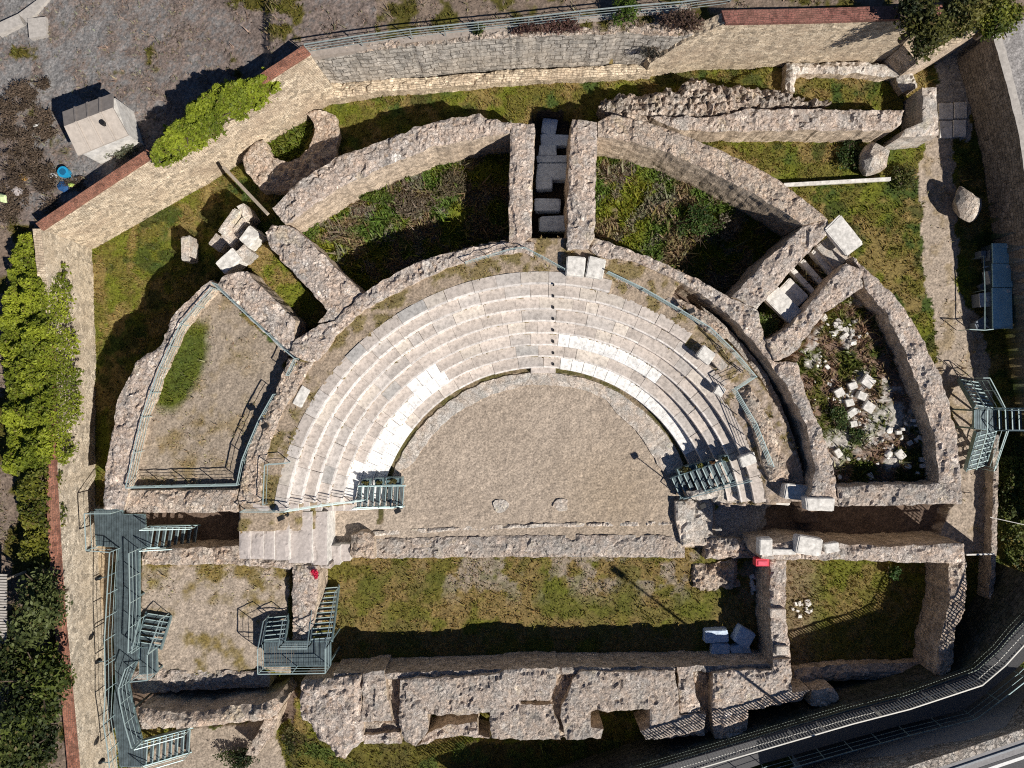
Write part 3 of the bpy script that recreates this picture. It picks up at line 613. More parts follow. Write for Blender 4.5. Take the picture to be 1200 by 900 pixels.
# scaena
wall('scaena_wall', 'lumpy rubble mass with dark hollows at the left of the long lower wall', 'ruined wall', [(350, 803), (372, 799), (422, 794), (424, 850), (425, 873), (412, 880), (402, 892), (392, 892), (385, 880), (372, 872), (366, 858), (352, 848), (350, 828)], 2.5, -.2, M_RUB, crumble=.6, und=.25)
wall('pier_wall', 'smooth lighter wall pier beside the first dark slot of the lower wall', 'ruined wall', [(424, 790), (450, 787), (455, 828), (460, 846), (424, 847)], 2.3, -.2, M_RUBG, crumble=.05)
wall('low_wall', 'low rubble sill below the first dark slot of the lower wall', 'ruined wall', [(425, 863), (468, 860), (470, 872), (426, 873)], 2.2, -.2, M_RUB)
wall('scaena_wall', 'broad rubble platform around the first rectangular grassy niche', 'ruined wall', [(468, 797), (520, 795), (580, 792), (593, 785), (654, 784), (650, 805), (647, 815), (645, 822), (610, 823), (610, 826), (646, 827), (650, 840), (655, 852), (658, 868), (600, 868), (576, 866), (573, 837), (501, 839), (501, 858), (487, 877), (472, 868), (467, 850)], 2.4, -.2, M_RUBG)
wall('low_wall', 'low broken wall closing the bottom of the first rectangular grassy niche', 'ruined wall', [(488, 876), (502, 860), (520, 852), (558, 848), (560, 862), (574, 866), (540, 863), (515, 867), (498, 873)], 2.0, -.2, M_RUB)
wall('scaena_wall', 'broad rubble platform around the second grassy niche cut by slanting shade', 'ruined wall', [(680, 788), (740, 788), (792, 787), (794, 800), (797, 838), (828, 838), (826, 862), (757, 868), (751, 858), (762, 853), (762, 832), (693, 835), (693, 855), (708, 856), (704, 866), (664, 868), (660, 855), (657, 840), (660, 828), (668, 812), (672, 798)], 2.4, -.2, M_RUBG)
wall('pier_wall', 'pale narrow wall pier between the second niche and the third dark slot', 'ruined wall', [(794, 783), (814, 782), (816, 815), (822, 836), (798, 837)], 2.3, -.2, M_RUB)
wall('scaena_wall', 'rubble corner block with a crossed shadow at the right end of the lower wall', 'ruined wall', [(836, 790), (870, 786), (906, 787), (908, 775), (928, 772), (929, 812), (950, 809), (940, 822), (905, 829), (877, 833), (877, 862), (866, 868), (838, 868), (836, 840)], 2.5, -.2, M_RUB)
wall('low_wall', 'front face wall along the shaded lower edge of the grassy stage pit', 'ruined wall', [(390, 790), (470, 789), (650, 783), (794, 782), (908, 779), (908, 786), (794, 789), (650, 791), (470, 797), (390, 797)], 2.1, -.4, M_RUBG, res=.11, edge=.03)
wall('rubble_lump', 'shaded rounded masonry lump right of the lower wall corner', 'ruined wall', [(952, 810), (978, 808), (984, 820), (975, 830), (950, 828)], 2.2, -.2, M_PALE)
wall('rubble_wall', 'low shaded broken wall along the bottom of the east grassy room', 'ruined wall', [(932, 786), (1000, 780), (1092, 778), (1092, 796), (1000, 800), (932, 803)], 1.0, -.2, M_RUBG, crumble=.4)
wall('stage_side_wall', 'rubble wall on the right of the stage pit under the red box', 'ruined wall', [(903, 656), (923, 656), (922, 685), (921, 712), (924, 745), (927, 771), (908, 775), (905, 745), (903, 700)], 2.35, -.4, M_RUB)
wall('rubble_wall', 'ruined rubble wall along the bottom of the shaded brown passage', 'ruined wall', [(892, 640), (935, 634), (985, 638), (1045, 641), (1130, 637), (1132, 660), (1115, 661), (1030, 658), (925, 656), (892, 656)], 3.15, -.4, M_RUB)
wall('rubble_wall', 'hollowed rubble block right of the long stage wall beside the brown passage', 'ruined wall', [(828, 632), (866, 632), (890, 640), (890, 655), (828, 656)], .8, -.4, M_RUB, crumble=.4, stone=(.4, .12))
wall('end_wall', 'narrow rubble wall closing the east grassy room on its right', 'ruined wall', [(1114, 661), (1133, 660), (1132, 718), (1121, 738), (1119, 775), (1112, 800), (1098, 800), (1101, 770), (1105, 740), (1114, 715)], 2.5, -.2, M_RUB2)
wall('rubble_heap', 'heap of rubble in the right corner of the grassy stage pit', 'rubble', [(812, 662), (865, 656), (868, 690), (838, 695), (812, 690)], .15, -.4, M_RUB2, M_ROUGH, stone=(.3, .09), edge=.2, und=.2, crumble=.4, res=.12)
# east parodos pier (right end of the orchestra)
wall('paved_pier', 'pale paved stone pier at the right end of the orchestra', 'stone pier', [(792, 588), (836, 586), (836, 628), (850, 632), (850, 640), (800, 640), (793, 612)], .5, -.3, M_FLAG, M_PALE, stone=(.5, .03), edge=.03, crumble=.05)
wall('rubble_wall', 'rubble end of the seats beside the shaded brown passage', 'ruined wall', [(806, 577), (860, 562), (880, 566), (892, 578), (895, 590), (838, 590), (836, 586), (806, 588)], 1.25, -.3, M_FLAG, M_RUB2, crumble=.2)

# ------------------------------------------------------------------ west parodos: descending slab steps
ws = empty('stone_staircase', P(330, 625, 0), 'broad pale slab staircase beside the left end of the seats', 'staircase')
for (xa, xb, zt, ya, yb) in [(280, 293, 3.06, 600, 655), (293, 308, 2.98, 600, 655), (308, 321, 2.9, 600, 656), (321, 338, 2.78, 600, 657), (338, 365, 2.35, 600, 660), (365, 383, 1.95, 600, 662), (383, 398, .95, 640, 662), (396, 410, .6, 638, 658)]:
    slab('step', [(xa, ya), (xb, ya), (xb, yb), (xa, yb)], zt, -.3, M_SLAB, M_WHT, res=.13, stone=(.45, .012), edge=.02, und=.02, parent=ws, crumble=.03, ruin=.12)  # sides coloured whiter than the treads to stand for sunlit step faces
slab('ragged_edge', [(280, 654), (335, 656), (372, 660), (386, 662), (386, 668), (340, 668), (282, 664)], 1.9, -.3, M_RUB, res=.12, parent=ws, crumble=.3)
# end of the seats at the left
wall('front_wall', 'straight pale masonry edge ending the seats above the slab staircase', 'ruined wall', [(278, 590), (340, 586), (417, 584), (417, 594), (384, 598), (279, 601)], 2.95, -.2, M_PALE, M_WHT, edge=.02, stone=(.5, .02), crumble=.03) if False else None
lw = [(3.22, 281, 336), (2.82, 336, 349), (2.42, 349, 362), (2.02, 362, 376), (1.62, 376, 389), (1.22, 389, 402), (.82, 402, 417)]
fw = empty('end_wall', P(345, 595, 0), 'stepped pale masonry edge closing the left end of the seats', 'ruined wall')
for z, xa, xb in lw: slab('wall_step', [(xa, 584), (xb, 584), (xb, 599), (xa, 599)], z, -.2, M_SLAB, M_WHT, res=.13, stone=(.4, .012), edge=.02, und=.01, parent=fw, crumble=.02, ruin=.1)

for lb, poly, z in (('low rubble filling in the first dark slot of the lower wall', [(448, 790), (470, 790), (470, 864), (424, 864), (424, 845), (462, 846)], 1.7), ('low rubble filling in the curved second slot of the lower wall', [(640, 786), (688, 786), (676, 805), (668, 830), (662, 866), (644, 864), (640, 830)], 1.75), ('low rubble filling in the third slot of the lower wall', [(812, 786), (842, 786), (842, 864), (800, 864), (812, 838)], 1.6)):
    wall('rubble_fill', lb, 'rubble', poly, z, -.3, M_RUB2, M_RUB2, und=.15)
# ------------------------------------------------------------------ retaining walls round the dig
rw = wall('retaining_wall', 'long diagonal beige masonry wall with brick coping at upper left', 'retaining wall', [(48, 268), (200, 168), (362, 62), (356, 54), (195, 161), (43, 262)], [4.5, 5.4, 6.25, 6.25, 5.4, 4.5], -.3, M_BEI, M_BEI, stone=None, edge=.02, und=.02, crumble=.0, batter=.04)
slab('brick_coping', [(49, 269), (201, 169), (363, 63), (353, 51), (191, 157), (40, 259)], [4.6, 5.5, 6.35, 6.35, 5.5, 4.6], 4.3, M_BRK, M_BRK, stone=None, edge=.01, und=.01, parent=rw, crumble=0) if False else None
def strip(poly, z, dz, mat, parent, name='brick_coping'):
    """coping laid along the wall head, level by level"""
    n = len(poly) // 2; a, b = poly[:n], poly[n:][::-1]
    V, F, uv = [], [], []; L_ = 0
    for i in range(n):
        p, q = Vector(P(*a[i], z[i])), Vector(P(*b[i], z[i]))
        if i: L_ += (p - Vector(P(*a[i - 1], z[i - 1]))).length
        for v in (p, q): V.append((v.x, v.y, v.z + dz))
        for v in (p, q): V.append((v.x, v.y, v.z - .12))
        uv.append(L_)
    UVS = []
    for i in range(n - 1):
        o, k = 4 * i, 4 * (i + 1)
        for f, vv in (((o, k, k + 1, o + 1), (0, 0, .6, .6)), ((o + 2, k + 2, k, o), (-.2, -.2, 0, 0)), ((o + 1, k + 1, k + 3, o + 3), (.6, .6, .8, .8))):
            F.append(f); UVS += [(uv[i], vv[0]), (uv[i + 1], vv[1]), (uv[i + 1], vv[2]), (uv[i], vv[3])]
    F += [(0, 1, 3, 2), (4 * n - 4, 4 * n - 2, 4 * n - 1, 4 * n - 3)]; UVS += [(0, 0)] * 8
    me = bpy.data.meshes.new(name); me.from_pydata(V, [], F)
    u = me.uv_layers.new(name='UVMap'); u.data.foreach_set('uv', np.array(UVS, np.float32).ravel()); me.update()
    bm_flip(me)
    return link(name, me, mat, parent)
import bmesh
def bm_flip(me):
    bm = bmesh.new(); bm.from_mesh(me); bmesh.ops.recalc_face_normals(bm, faces=bm.faces); bm.to_mesh(me); bm.free()
strip([(50, 270), (125, 220), (202, 169), (282, 115), (364, 63), (356, 54), (276, 107), (195, 161), (118, 212), (43, 262)], [4.5, 4.95, 5.4, 5.8, 6.25], .09, M_BRK, rw)
wwl = wall('retaining_wall', 'beige retaining wall with red brick coping down the left side', 'retaining wall', [(48, 268), (62, 400), (64, 560), (72, 700), (91, 905), (101, 1020), (91, 1020), (81, 905), (62, 700), (53, 560), (52, 400), (38, 268)], [4.4, 3.8, 3.6, 3.6, 3.6, 3.6, 3.6, 3.6, 3.6, 3.6, 3.8, 4.4], -.3, M_BEI, masonry_mat('pale_masonry', (.76, .67, .54), (.62, .53, .41), (.5, .42, .32), .22, .1, weather=(.58, .47, .34)), stone=None, edge=.02, und=.02, crumble=0)
strip([(64, 400), (66, 560), (74, 700), (93, 905), (103, 1020), (91, 1020), (81, 905), (62, 700), (54, 560), (53, 400)], [3.8, 3.6, 3.6, 3.6, 3.6], .09, M_BRK, wwl)
nw = wall('retaining_wall', 'grey rough ashlar retaining wall below the railing along the top', 'retaining wall', [(362, 64), (450, 56), (560, 45), (650, 40), (740, 37), (790, 42), (838, 34), (838, 22), (740, 26), (650, 30), (560, 35), (450, 46), (356, 53)], 5.2, -.3, M_ROUGH, M_GRY, stone=(.4, .1), edge=.06, und=.05, crumble=.15, batter=-.0)
wall('footing_wall', 'low beige footing running along the base of the grey ashlar wall', 'retaining wall', [(366, 118), (440, 107), (520, 101), (600, 94), (680, 90), (765, 85), (765, 72), (680, 77), (600, 81), (520, 88), (440, 92), (366, 98)], 1.75, 0, M_BEI, M_BEI, edge=.05, crumble=.1)
ne = wall('retaining_wall', 'beige masonry retaining wall with a dark red coping at upper right', 'retaining wall', [(762, 74), (800, 50), (850, 27), (950, 25), (1048, 22), (1102, 21), (1102, 9), (1056, 10), (950, 13), (846, 15), (790, 40), (756, 66)], [2.6, 4.6, 6.1, 6.1, 6.1, 6.1, 6.1, 6.1, 6.1, 6.1, 4.6, 2.6], 0, M_BEI, M_BEI, stone=None, edge=.03, und=.02, crumble=.02)
M_CAP = masonry_mat('red_coping', (.30, .125, .10), (.25, .11, .09), (.17, .10, .08), .22, .10, weather=(.28, .15, .115), msize=.012)
wall('retaining_wall', 'low slanting wall edge between the olive bushes and the shaded paving', 'retaining wall', [(1058, 53), (1076, 72), (1092, 68), (1150, 36), (1148, 27), (1094, 58), (1080, 60), (1064, 44)], 3.5, 0, M_BEI, M_MAS, stone=None, edge=.04)
strip([(850, 28.5), (950, 26.5), (1049, 23.5), (1103, 22.5), (1103, 7), (1052, 8), (950, 11), (845, 13)], [6.1, 6.1, 6.1, 6.1], .1, M_CAP, ne)
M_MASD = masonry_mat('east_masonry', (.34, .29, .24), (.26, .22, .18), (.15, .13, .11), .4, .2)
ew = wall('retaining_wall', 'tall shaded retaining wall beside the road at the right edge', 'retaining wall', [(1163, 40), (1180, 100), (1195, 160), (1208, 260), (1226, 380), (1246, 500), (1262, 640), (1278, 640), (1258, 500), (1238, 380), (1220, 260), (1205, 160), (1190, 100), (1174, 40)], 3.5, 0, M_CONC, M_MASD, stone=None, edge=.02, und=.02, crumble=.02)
# mesh fence line on top of the east wall
def rail(name, pts, zb, zt, label=None, cat='railing', w=.045, mids=2, posts=1.6, parent=None, mat=None, group=None, lean=0.0, panel=False):
    """pts are the line of the top rail in survey units at height zt"""
    mat = mat or M_RAIL
    W = [P(x, y, zt)[:2] for x, y in pts]; zbl = zb if isinstance(zb, (list, tuple)) else [zb] * len(pts); ztl = [zt - zb_ * 0 + 0 for zb_ in zbl] if not isinstance(zb, (list, tuple)) else [b + (zt - max(zbl)) for b in zbl]
    return rail_w(name, [(x, y, b, t) for (x, y), b, t in zip(W, zbl, ztl)], label, cat, w, mids, posts, parent, mat, group)
def rail_w(name, pts, label=None, cat='railing', w=.045, mids=2, posts=1.6, parent=None, mat=None, group=None):
    mat = mat or M_RAIL
    if parent is None: root = empty(name, (pts[0][0], pts[0][1], pts[0][2]), label, cat, group)
    else: root = parent
    t = MB(); m = MB(); pp = []
    for a, b in zip(pts[:-1], pts[1:]):
        t.bar((a[0], a[1], a[3]), (b[0], b[1], b[3]), w)
        for k in range(1, mids + 1):
            f = k / (mids + 1.0)
            m.bar((a[0], a[1], a[2] + (a[3] - a[2]) * f), (b[0], b[1], b[2] + (b[3] - b[2]) * f), w * .45)
        d = math.hypot(a[0] - b[0], a[1] - b[1]); n = max(1, int(round(d / posts)))
        for i in range(n): s = i / n; pp.append([a[j] + (b[j] - a[j]) * s for j in range(4)])
    pp.append(pts[-1])
    t.build('top_rail' if parent is None else 'handrail', mat, root)
    if mids: m.build('mid_rail', mat, root)
    for q in pp:
        k = MB(); k.bar((q[0], q[1], q[2] - .05), (q[0], q[1], q[3] - w * .3), w * .8); k.build('post', mat, root)
    return root
rail('railing', [(356, 52), (420, 42), (480, 34), (560, 26), (620, 20), (680, 13), (740, 7), (800, 2), (860, -6)], 5.3, 6.3, 'long pale steel railing along the top edge above the grey wall', w=.05, mids=3, posts=1.9, mat=plain_mat('dull_rail', (.34, .40, .40), .5, .2))
mb = MB()
for a, b in zip([(356, 47), (480, 28), (620, 12), (740, -2)], [(480, 28), (620, 12), (740, -2), (860, -15)]):
    a, b = (a[0], a[1] + 13), (b[0], b[1] + 13); pa, pb = P(*a, 5.2), P(*b, 5.2); pa2, pb2 = P(a[0], a[1] + 8, 5.2), P(b[0], b[1] + 8, 5.2)
    mb.prism([pa, pb, pb2, pa2], 4.8, 5.14)
tag(mb.build('footpath', plain_mat('path_concrete', (.36, .31, .27), .9, 0, .25, 5, .2, .4)), kind='structure')
# terrace and bowl railings
rail('railing', [(248, 337), (211, 380), (187, 431), (166, 489), (147, 572), (277, 569), (283, 540), (291, 520), (303, 492), (320, 462)], 2.7, 3.75, 'pale railing round the left, bottom and curved right sides of the sandy terrace', mids=3)
rail('railing', [(248, 331), (290, 370), (333, 410), (345, 420), (335, 440)], 2.9, 3.95, 'pale railing along the slanting top right side of the sandy terrace', mids=3)
rail('railing', [(545, 307), (600, 291), (615, 290), (637, 301), (662, 315)], 3.05, 3.95, 'thin railing curving behind the top of the seats near two white blocks', w=.035)
rail('railing', [(713, 318), (755, 338), (800, 364), (833, 384), (862, 412), (887, 442)], 3.1, 4.0, 'steel railing curving along the gravel above the right seats', mids=3)
rail('railing', [(887, 441), (863, 457), (887, 497), (907, 547)], 2.75, 3.75, 'bent steel railing on the rubble strip right of the seats', mids=3)
rail('railing', [(281, 600), (333, 600), (366, 597), (417, 594)], [3.0, 3.0, 2.2, 1.0], 4.0, 'sloping steel railing along the left end of the seats', mids=2)
rail('railing', [(335, 543), (310, 545), (308, 592)], 3.05, 4.0, 'short corner railing round the grey landing at the left end of the top seats', mids=1)
mb = MB(); mb.prism([P(312, 546, 3.06), P(332, 545, 3.06), P(326, 584, 3.06), P(311, 590, 3.06)], 2.8, 3.1); tag(mb.build('landing_panel', plain_mat('pale_panel', (.42, .43, .43), .6, 0, .2)), 'grey metal landing panel at the left end of the top seats', 'landing')

# ------------------------------------------------------------------ metal stairs and walkways
def flight(root, A, B, w, n, mat=None, riser=False):
    """treads from A (foot) up to B (head); A, B world points, w width"""
    A, B = Vector(A), Vector(B); d = (B - A); h = Vector((d.x, d.y, 0)); L_ = h.length; u = h / L_; s = Vector((-u.y, u.x, 0))
    for i in range(n):
        c = A + h * ((i + .5) / n); z = A.z + (B.z - A.z) * (i + 1) / n
        t = MB(); g = L_ / n * .74
        for k in range(3):
            o = c + u * (g * (k - 1) / 3)
            p, q = o - s * w / 2, o + s * w / 2
            t.bar((p.x, p.y, z), (q.x, q.y, z), g / 3 * .8, .035)
        e = c - u * g / 2; p, q = e - s * w / 2, e + s * w / 2; t.bar((p.x, p.y, z + .01), (q.x, q.y, z + .01), .035, .06)
        t.build('tread', mat or M_DECK, root); 
        k = MB(); k.bar((p.x, p.y, z + .03), (q.x, q.y, z + .03), .05, .03); k.build('nosing', M_RAIL, root)
    for sd in (-1, 1):
        m = MB(); o = s * (w / 2 + .03) * sd
        m.bar(A + o + Vector((0, 0, .02)), B + o + Vector((0, 0, .02)), .06, .26); m.build('stringer', M_GALV, root)
def deck(root, poly, z, along=None, name='deck', th=.05):
    """grating deck of close bars over a plan polygon (survey units at z)"""
    W = [P(x, y, z)[:2] for x, y in poly]
    m = MB(); ys = [p[1] for p in W]; xs = [p[0] for p in W]
    st = .135
    x = min(xs) + st / 2
    while x < max(xs):
        cr = []
        for i in range(len(W)):
            a, b = W[i], W[(i + 1) % len(W)]
            if (a[0] > x) != (b[0] > x): cr.append(a[1] + (b[1] - a[1]) * (x - a[0]) / (b[0] - a[0]))
        cr.sort()
        for a, b in zip(cr[::2], cr[1::2]): m.bar((x, a, z), (x, b, z), st * .82, th)
        x += st
    o = m.build(name, M_DECK, root)
    f = MB()
    for i in range(len(W)): f.bar((*W[i], z - .06), (*W[(i + 1) % len(W)], z - .06), .06, .16)
    f.build('deck_frame', M_GALV, root)
    return W
def legs(root, pts, z):
    for x, y in pts:
        p = P(x, y, z); m = MB(); m.bar((p[0], p[1], ground_z(p[0], p[1]) - .1), (p[0], p[1], z - .05), .09); m.build('leg', M_GALV, root)
def wr(pts, zb, hgt=1.05):   # rail given by deck-edge points (survey units at deck level)
    zl = zb if isinstance(zb, (list, tuple)) else [zb] * len(pts)
    return [(*P(x, y, z)[:2], z, z + hgt) for (x, y), z in zip(pts, zl)]

ZW = 2.0
wk = empty('metal_walkway', P(150, 700, 0), 'long teal grey grating walkway with railings down the left side', 'walkway')
deck(wk, [(111, 597), (143, 597), (144, 603), (169, 603), (170, 619), (173, 620), (173, 640), (163, 643), (163, 765), (161, 774), (150, 800), (153, 815), (158, 838), (166, 868), (167, 898), (141, 898), (138, 870), (133, 838), (136, 800), (134, 743), (136, 690), (139, 641), (113, 639)], ZW)
legs(wk, [(113, 600), (113, 636), (140, 700), (160, 700), (137, 780), (157, 830), (142, 890), (164, 890), (160, 655)], ZW)
rail_w('railing', wr([(141, 642), (138, 690), (135, 743), (136, 800), (134, 838), (139, 870), (142, 900)], ZW), parent=wk, mids=2)
rail_w('railing', wr([(163, 643), (164, 700), (162, 757)], ZW), parent=wk, mids=2)
rail_w('railing', wr([(159, 775), (151, 798), (153, 815), (158, 838), (166, 866)], ZW), parent=wk, mids=2)
rail_w('railing', wr([(112, 598), (142, 598)], ZW), parent=wk, mids=1)
rail_w('railing', wr([(112, 598), (114, 640), (140, 642)], ZW), parent=wk, mids=1)
st = empty('metal_staircase', P(190, 628, 0), 'short metal steps going down right from the walkway under the terrace wall', 'staircase')
flight(st, P(233, 627, .1), P(174, 629, ZW), 1.15, 8)
a, b = P(174, 617, ZW), P(232, 616, .1); rail_w('railing', [(a[0], a[1], ZW, ZW + 1), (b[0], b[1], .1, 1.1)], parent=st, mids=1, posts=1.3)
a, b = P(174, 641, ZW), P(232, 638, .1); rail_w('railing', [(a[0], a[1], ZW, ZW + 1), (b[0], b[1], .1, 1.1)], parent=st, mids=1, posts=1.3)
st = empty('metal_staircase', P(180, 760, 0), 'small metal steps going up from the sandy room to the walkway', 'staircase')
deck(st, [(164, 759), (183, 759), (184, 788), (164, 790)], ZW - .02)
flight(st, P(187, 719, 1.25), P(174, 759, ZW - .02), 1.35, 6); legs(st, [(166, 788), (182, 787)], ZW)
rail_w('railing', wr([(164, 790), (184, 788), (184, 759)], ZW), parent=st, mids=1)
a, b = P(184, 758, ZW), P(198, 719, 1.25); rail_w('railing', [(a[0], a[1], ZW, ZW + 1), (b[0], b[1], 1.25, 2.25)], parent=st, mids=1)
a, b = P(165, 758, ZW), P(174, 719, 1.25); rail_w('railing', [(a[0], a[1], ZW, ZW + 1), (b[0], b[1], 1.25, 2.25)], parent=st, mids=1)
st = empty('metal_staircase', P(195, 875, 0), 'metal steps leaving the lower end of the walkway onto pale sand', 'staircase')
flight(st, P(225, 866, .25), P(168, 882, ZW), 1.35, 8)
a, b = P(168, 868, ZW), P(224, 853, .25); rail_w('railing', [(a[0], a[1], ZW, ZW + 1), (b[0], b[1], .25, 1.25)], parent=st, mids=1, posts=1.3)
a, b = P(168, 896, ZW), P(224, 880, .25); rail_w('railing', [(a[0], a[1], ZW, ZW + 1), (b[0], b[1], .25, 1.25)], parent=st, mids=1, posts=1.3)

ZP = 2.35
us = empty('metal_staircase', P(348, 765, 0), 'teal U shaped metal staircase bridging the sandy room and the grassy pit', 'staircase')
deck(us, [(310, 752), (387, 752), (387, 780), (310, 781)], ZP)
flight(us, P(327, 721, 1.3), P(322, 752, ZP), 1.1, 6)
flight(us, P(386, 687, -.05), P(377, 752, ZP), 1.1, 11)
legs(us, [(312, 778), (385, 778), (348, 778), (312, 755), (385, 755)], ZP)
rail_w('railing', wr([(310, 752), (310, 781), (387, 780), (387, 752)], ZP), parent=us, mids=2)
rail_w('railing', wr([(333, 752), (366, 752)], ZP), parent=us, mids=2)
for xa, xb, zb_, ya in ((310, 316, 1.3, 721), (333, 338, 1.3, 721), (366, 374, -.05, 687), (387, 398, -.05, 687)):
    a, b = P(xa, 752, ZP), P(xb, ya, zb_); rail_w('railing', [(a[0], a[1], ZP, ZP + 1.05), (b[0], b[1], zb_, zb_ + 1.05)], parent=us, mids=1)

ZE = 2.4
es = empty('metal_staircase', P(1154, 492, 0), 'metal staircase of three flights meeting at a landing on the right edge', 'staircase')
deck(es, [(1142, 480), (1167, 480), (1167, 503), (1142, 503)], ZE)
flight(es, P(1133, 446, .5), P(1153, 480, ZE), 1.0, 8); flight(es, P(1142, 548, .5), P(1155, 503, ZE), 1.1, 8); flight(es, P(1167, 491.5, ZE), P(1222, 491.5, ZE + 1.3), 1.15, 7)
legs(es, [(1143, 481), (1166, 481), (1143, 502), (1166, 502)], ZE)
for A_, B_ in (((1142, 480, ZE), (1124, 446, .5)), ((1163, 480, ZE), (1144, 446, .5)), ((1143, 503, ZE), (1131, 548, .5)), ((1167, 503, ZE), (1153, 546, .5)), ((1167, 480, ZE), (1224, 480, ZE + 1.3)), ((1167, 503, ZE), (1224, 503, ZE + 1.3))):
    a, b = P(*A_), P(*B_); rail_w('railing', [(*a, a[2] + 1), (*b, b[2] + 1)], parent=es, mids=1, posts=1.3)
rail_w('railing', wr([(1142, 480), (1142, 503)], ZE), parent=es, mids=1)
rail('railing', [(1180, 504), (1172, 528), (1165, 552)], .6, 1.6, 'short slanting handrail right of the three flight metal staircase', posts=1.2, mids=0)
rail('railing', [(1152, 443), (1160, 443), (1168, 458), (1178, 478)], .7, 1.9, 'bent handrail above the three flight metal staircase', posts=1.2, mids=0)

# bridging stairs over the seat ends, with planters
es2 = empty('metal_staircase', P(823, 560, 0), 'slanting metal stair frame over the right end of the seats', 'staircase')
flight(es2, P(791, 572, .35), P(856, 551, 2.0), 1.25, 9)
a, b = P(797, 582, .35), P(875, 561, 2.0); rail_w('railing', [(*a, 1.2), (*b, 2.9)], parent=es2, mids=1)
ws2 = empty('metal_staircase', P(445, 582, 0), 'small teal metal stair at the lower left end of the seats', 'staircase')
flight(ws2, P(474, 581, .2), P(418, 582, 1.6), 1.15, 8)
a, b = P(474, 592, .2), P(416, 594, 1.6); rail_w('railing', [(*a, 1.0), (*b, 2.45)], parent=ws2, mids=1, posts=1.4)
def leaves_np(n, fx, size, c0, c1, seed=0):
    """n leaf quads: fx(n)->positions; colours vary by clump"""
    p = fx(n); n = len(p); a = RNG.normal(0, 1, (n, 3)); a /= np.linalg.norm(a, axis=1)[:, None]
    b = np.cross(a, RNG.normal(0, 1, (n, 3)) + np.array([0, 0, .01])); b /= np.linalg.norm(b, axis=1)[:, None] + 1e-9
    a[:, 2] *= .55; b[:, 2] *= .55
    s = (RNG.uniform(.6, 1.3, n) * size)[:, None]
    V = np.stack([p - a * s, p - b * s * .55 , p + a * s, p + b * s * .55], 1).reshape(-1, 3)
    t = np.clip(fbm(p[:, 0], p[:, 1], 1.1, seed, 3) * 1.9 - .45 + RNG.uniform(-.35, .35, n), 0, 1)[:, None]
    c = np.array(c0)[None] * (1 - t) + np.array(c1)[None] * t
    dd = (RNG.uniform(0, 1, n) < .05)[:, None]; c = np.where(dd, c * .4 + np.array([.10, .065, .03])[None], c)
    return V, np.arange(n * 4).reshape(-1, 4), np.repeat(c, 4, 0)
def leaf_part(name, parent, n, fx, size, c0, c1, seed=0):
    V, F, c = leaves_np(n, fx, size, c0, c1, seed); return link(name, np_mesh(name, V, F, c), M_LEAF, parent)
def blob(cx, cy, cz, rx, ry, rz, lumps=7, seed=0, shell=.55):
    rg = np.random.default_rng(seed); L_ = []
    for i in range(lumps):
        a = rg.uniform(0, 6.28); d = rg.uniform(.2, .75)
        L_.append((math.cos(a) * d, math.sin(a) * d, rg.uniform(-.3, .5), rg.uniform(.3, .5)))
    L_.append((0, 0, 0, .6))
    def f(n):
        out = []
        w = np.array([l[3] ** 2 for l in L_]); w /= w.sum(); k = rg.choice(len(L_), n, p=w); Lm = np.array(L_)[k]
        v = rg.normal(0, 1, (n, 3)); v /= np.linalg.norm(v, axis=1)[:, None]
        r = (shell + (1 - shell) * rg.uniform(0, 1, n)) * Lm[:, 3] * (1 + .25 * rg.normal(0, 1, n).clip(-1, 1.4))
        q = Lm[:, :3] + v * r[:, None]; 
        return np.stack([cx + q[:, 0] * rx, cy + q[:, 1] * ry, np.maximum(cz + q[:, 2] * rz, cz - rz * .6)], 1)
    return f
def branches(parent, c, r, h, n=7, seed=0, name='stem', mat=None):
    rg = random.Random(seed); m = MB()
    for i in range(n):
        a = rg.uniform(0, 6.28); d = rg.uniform(.4, .95) * r; p = Vector(c); q = Vector((c[0] + math.cos(a) * d * .5, c[1] + math.sin(a) * d * .5, c[2] + h * .5)); e = Vector((c[0] + math.cos(a) * d, c[1] + math.sin(a) * d, c[2] + h * rg.uniform(.7, 1)))
        m.cyl(p, q, .05, .035, 6); m.cyl(q, e, .035, .012, 6)
        for k in range(2): e2 = e + Vector((rg.uniform(-.3, .3) * r, rg.uniform(-.3, .3) * r, rg.uniform(0, .2) * h)); m.cyl(q.lerp(e, .5), e2, .02, .008, 5)
    return m.build(name, mat or M_BARK, parent)
def shrub(label, px, py, z, rx, ry, h, n, size, c0, c1, name='shrub', cat='shrub', seed=0, group=None, dead=False, lumps=7, shell=.5):
    c = P(px, py, z + h * .6); root = empty(name, (c[0], c[1], z), label, cat, group)
    leaf_part('foliage', root, n, blob(c[0], c[1], z + h * .5, rx, ry, h * .55, lumps, seed + 3, shell), size, c0, c1, seed)
    branches(root, (c[0], c[1], z - .05), min(rx, ry), h * .85, 16 if dead else 7, seed)
    return root
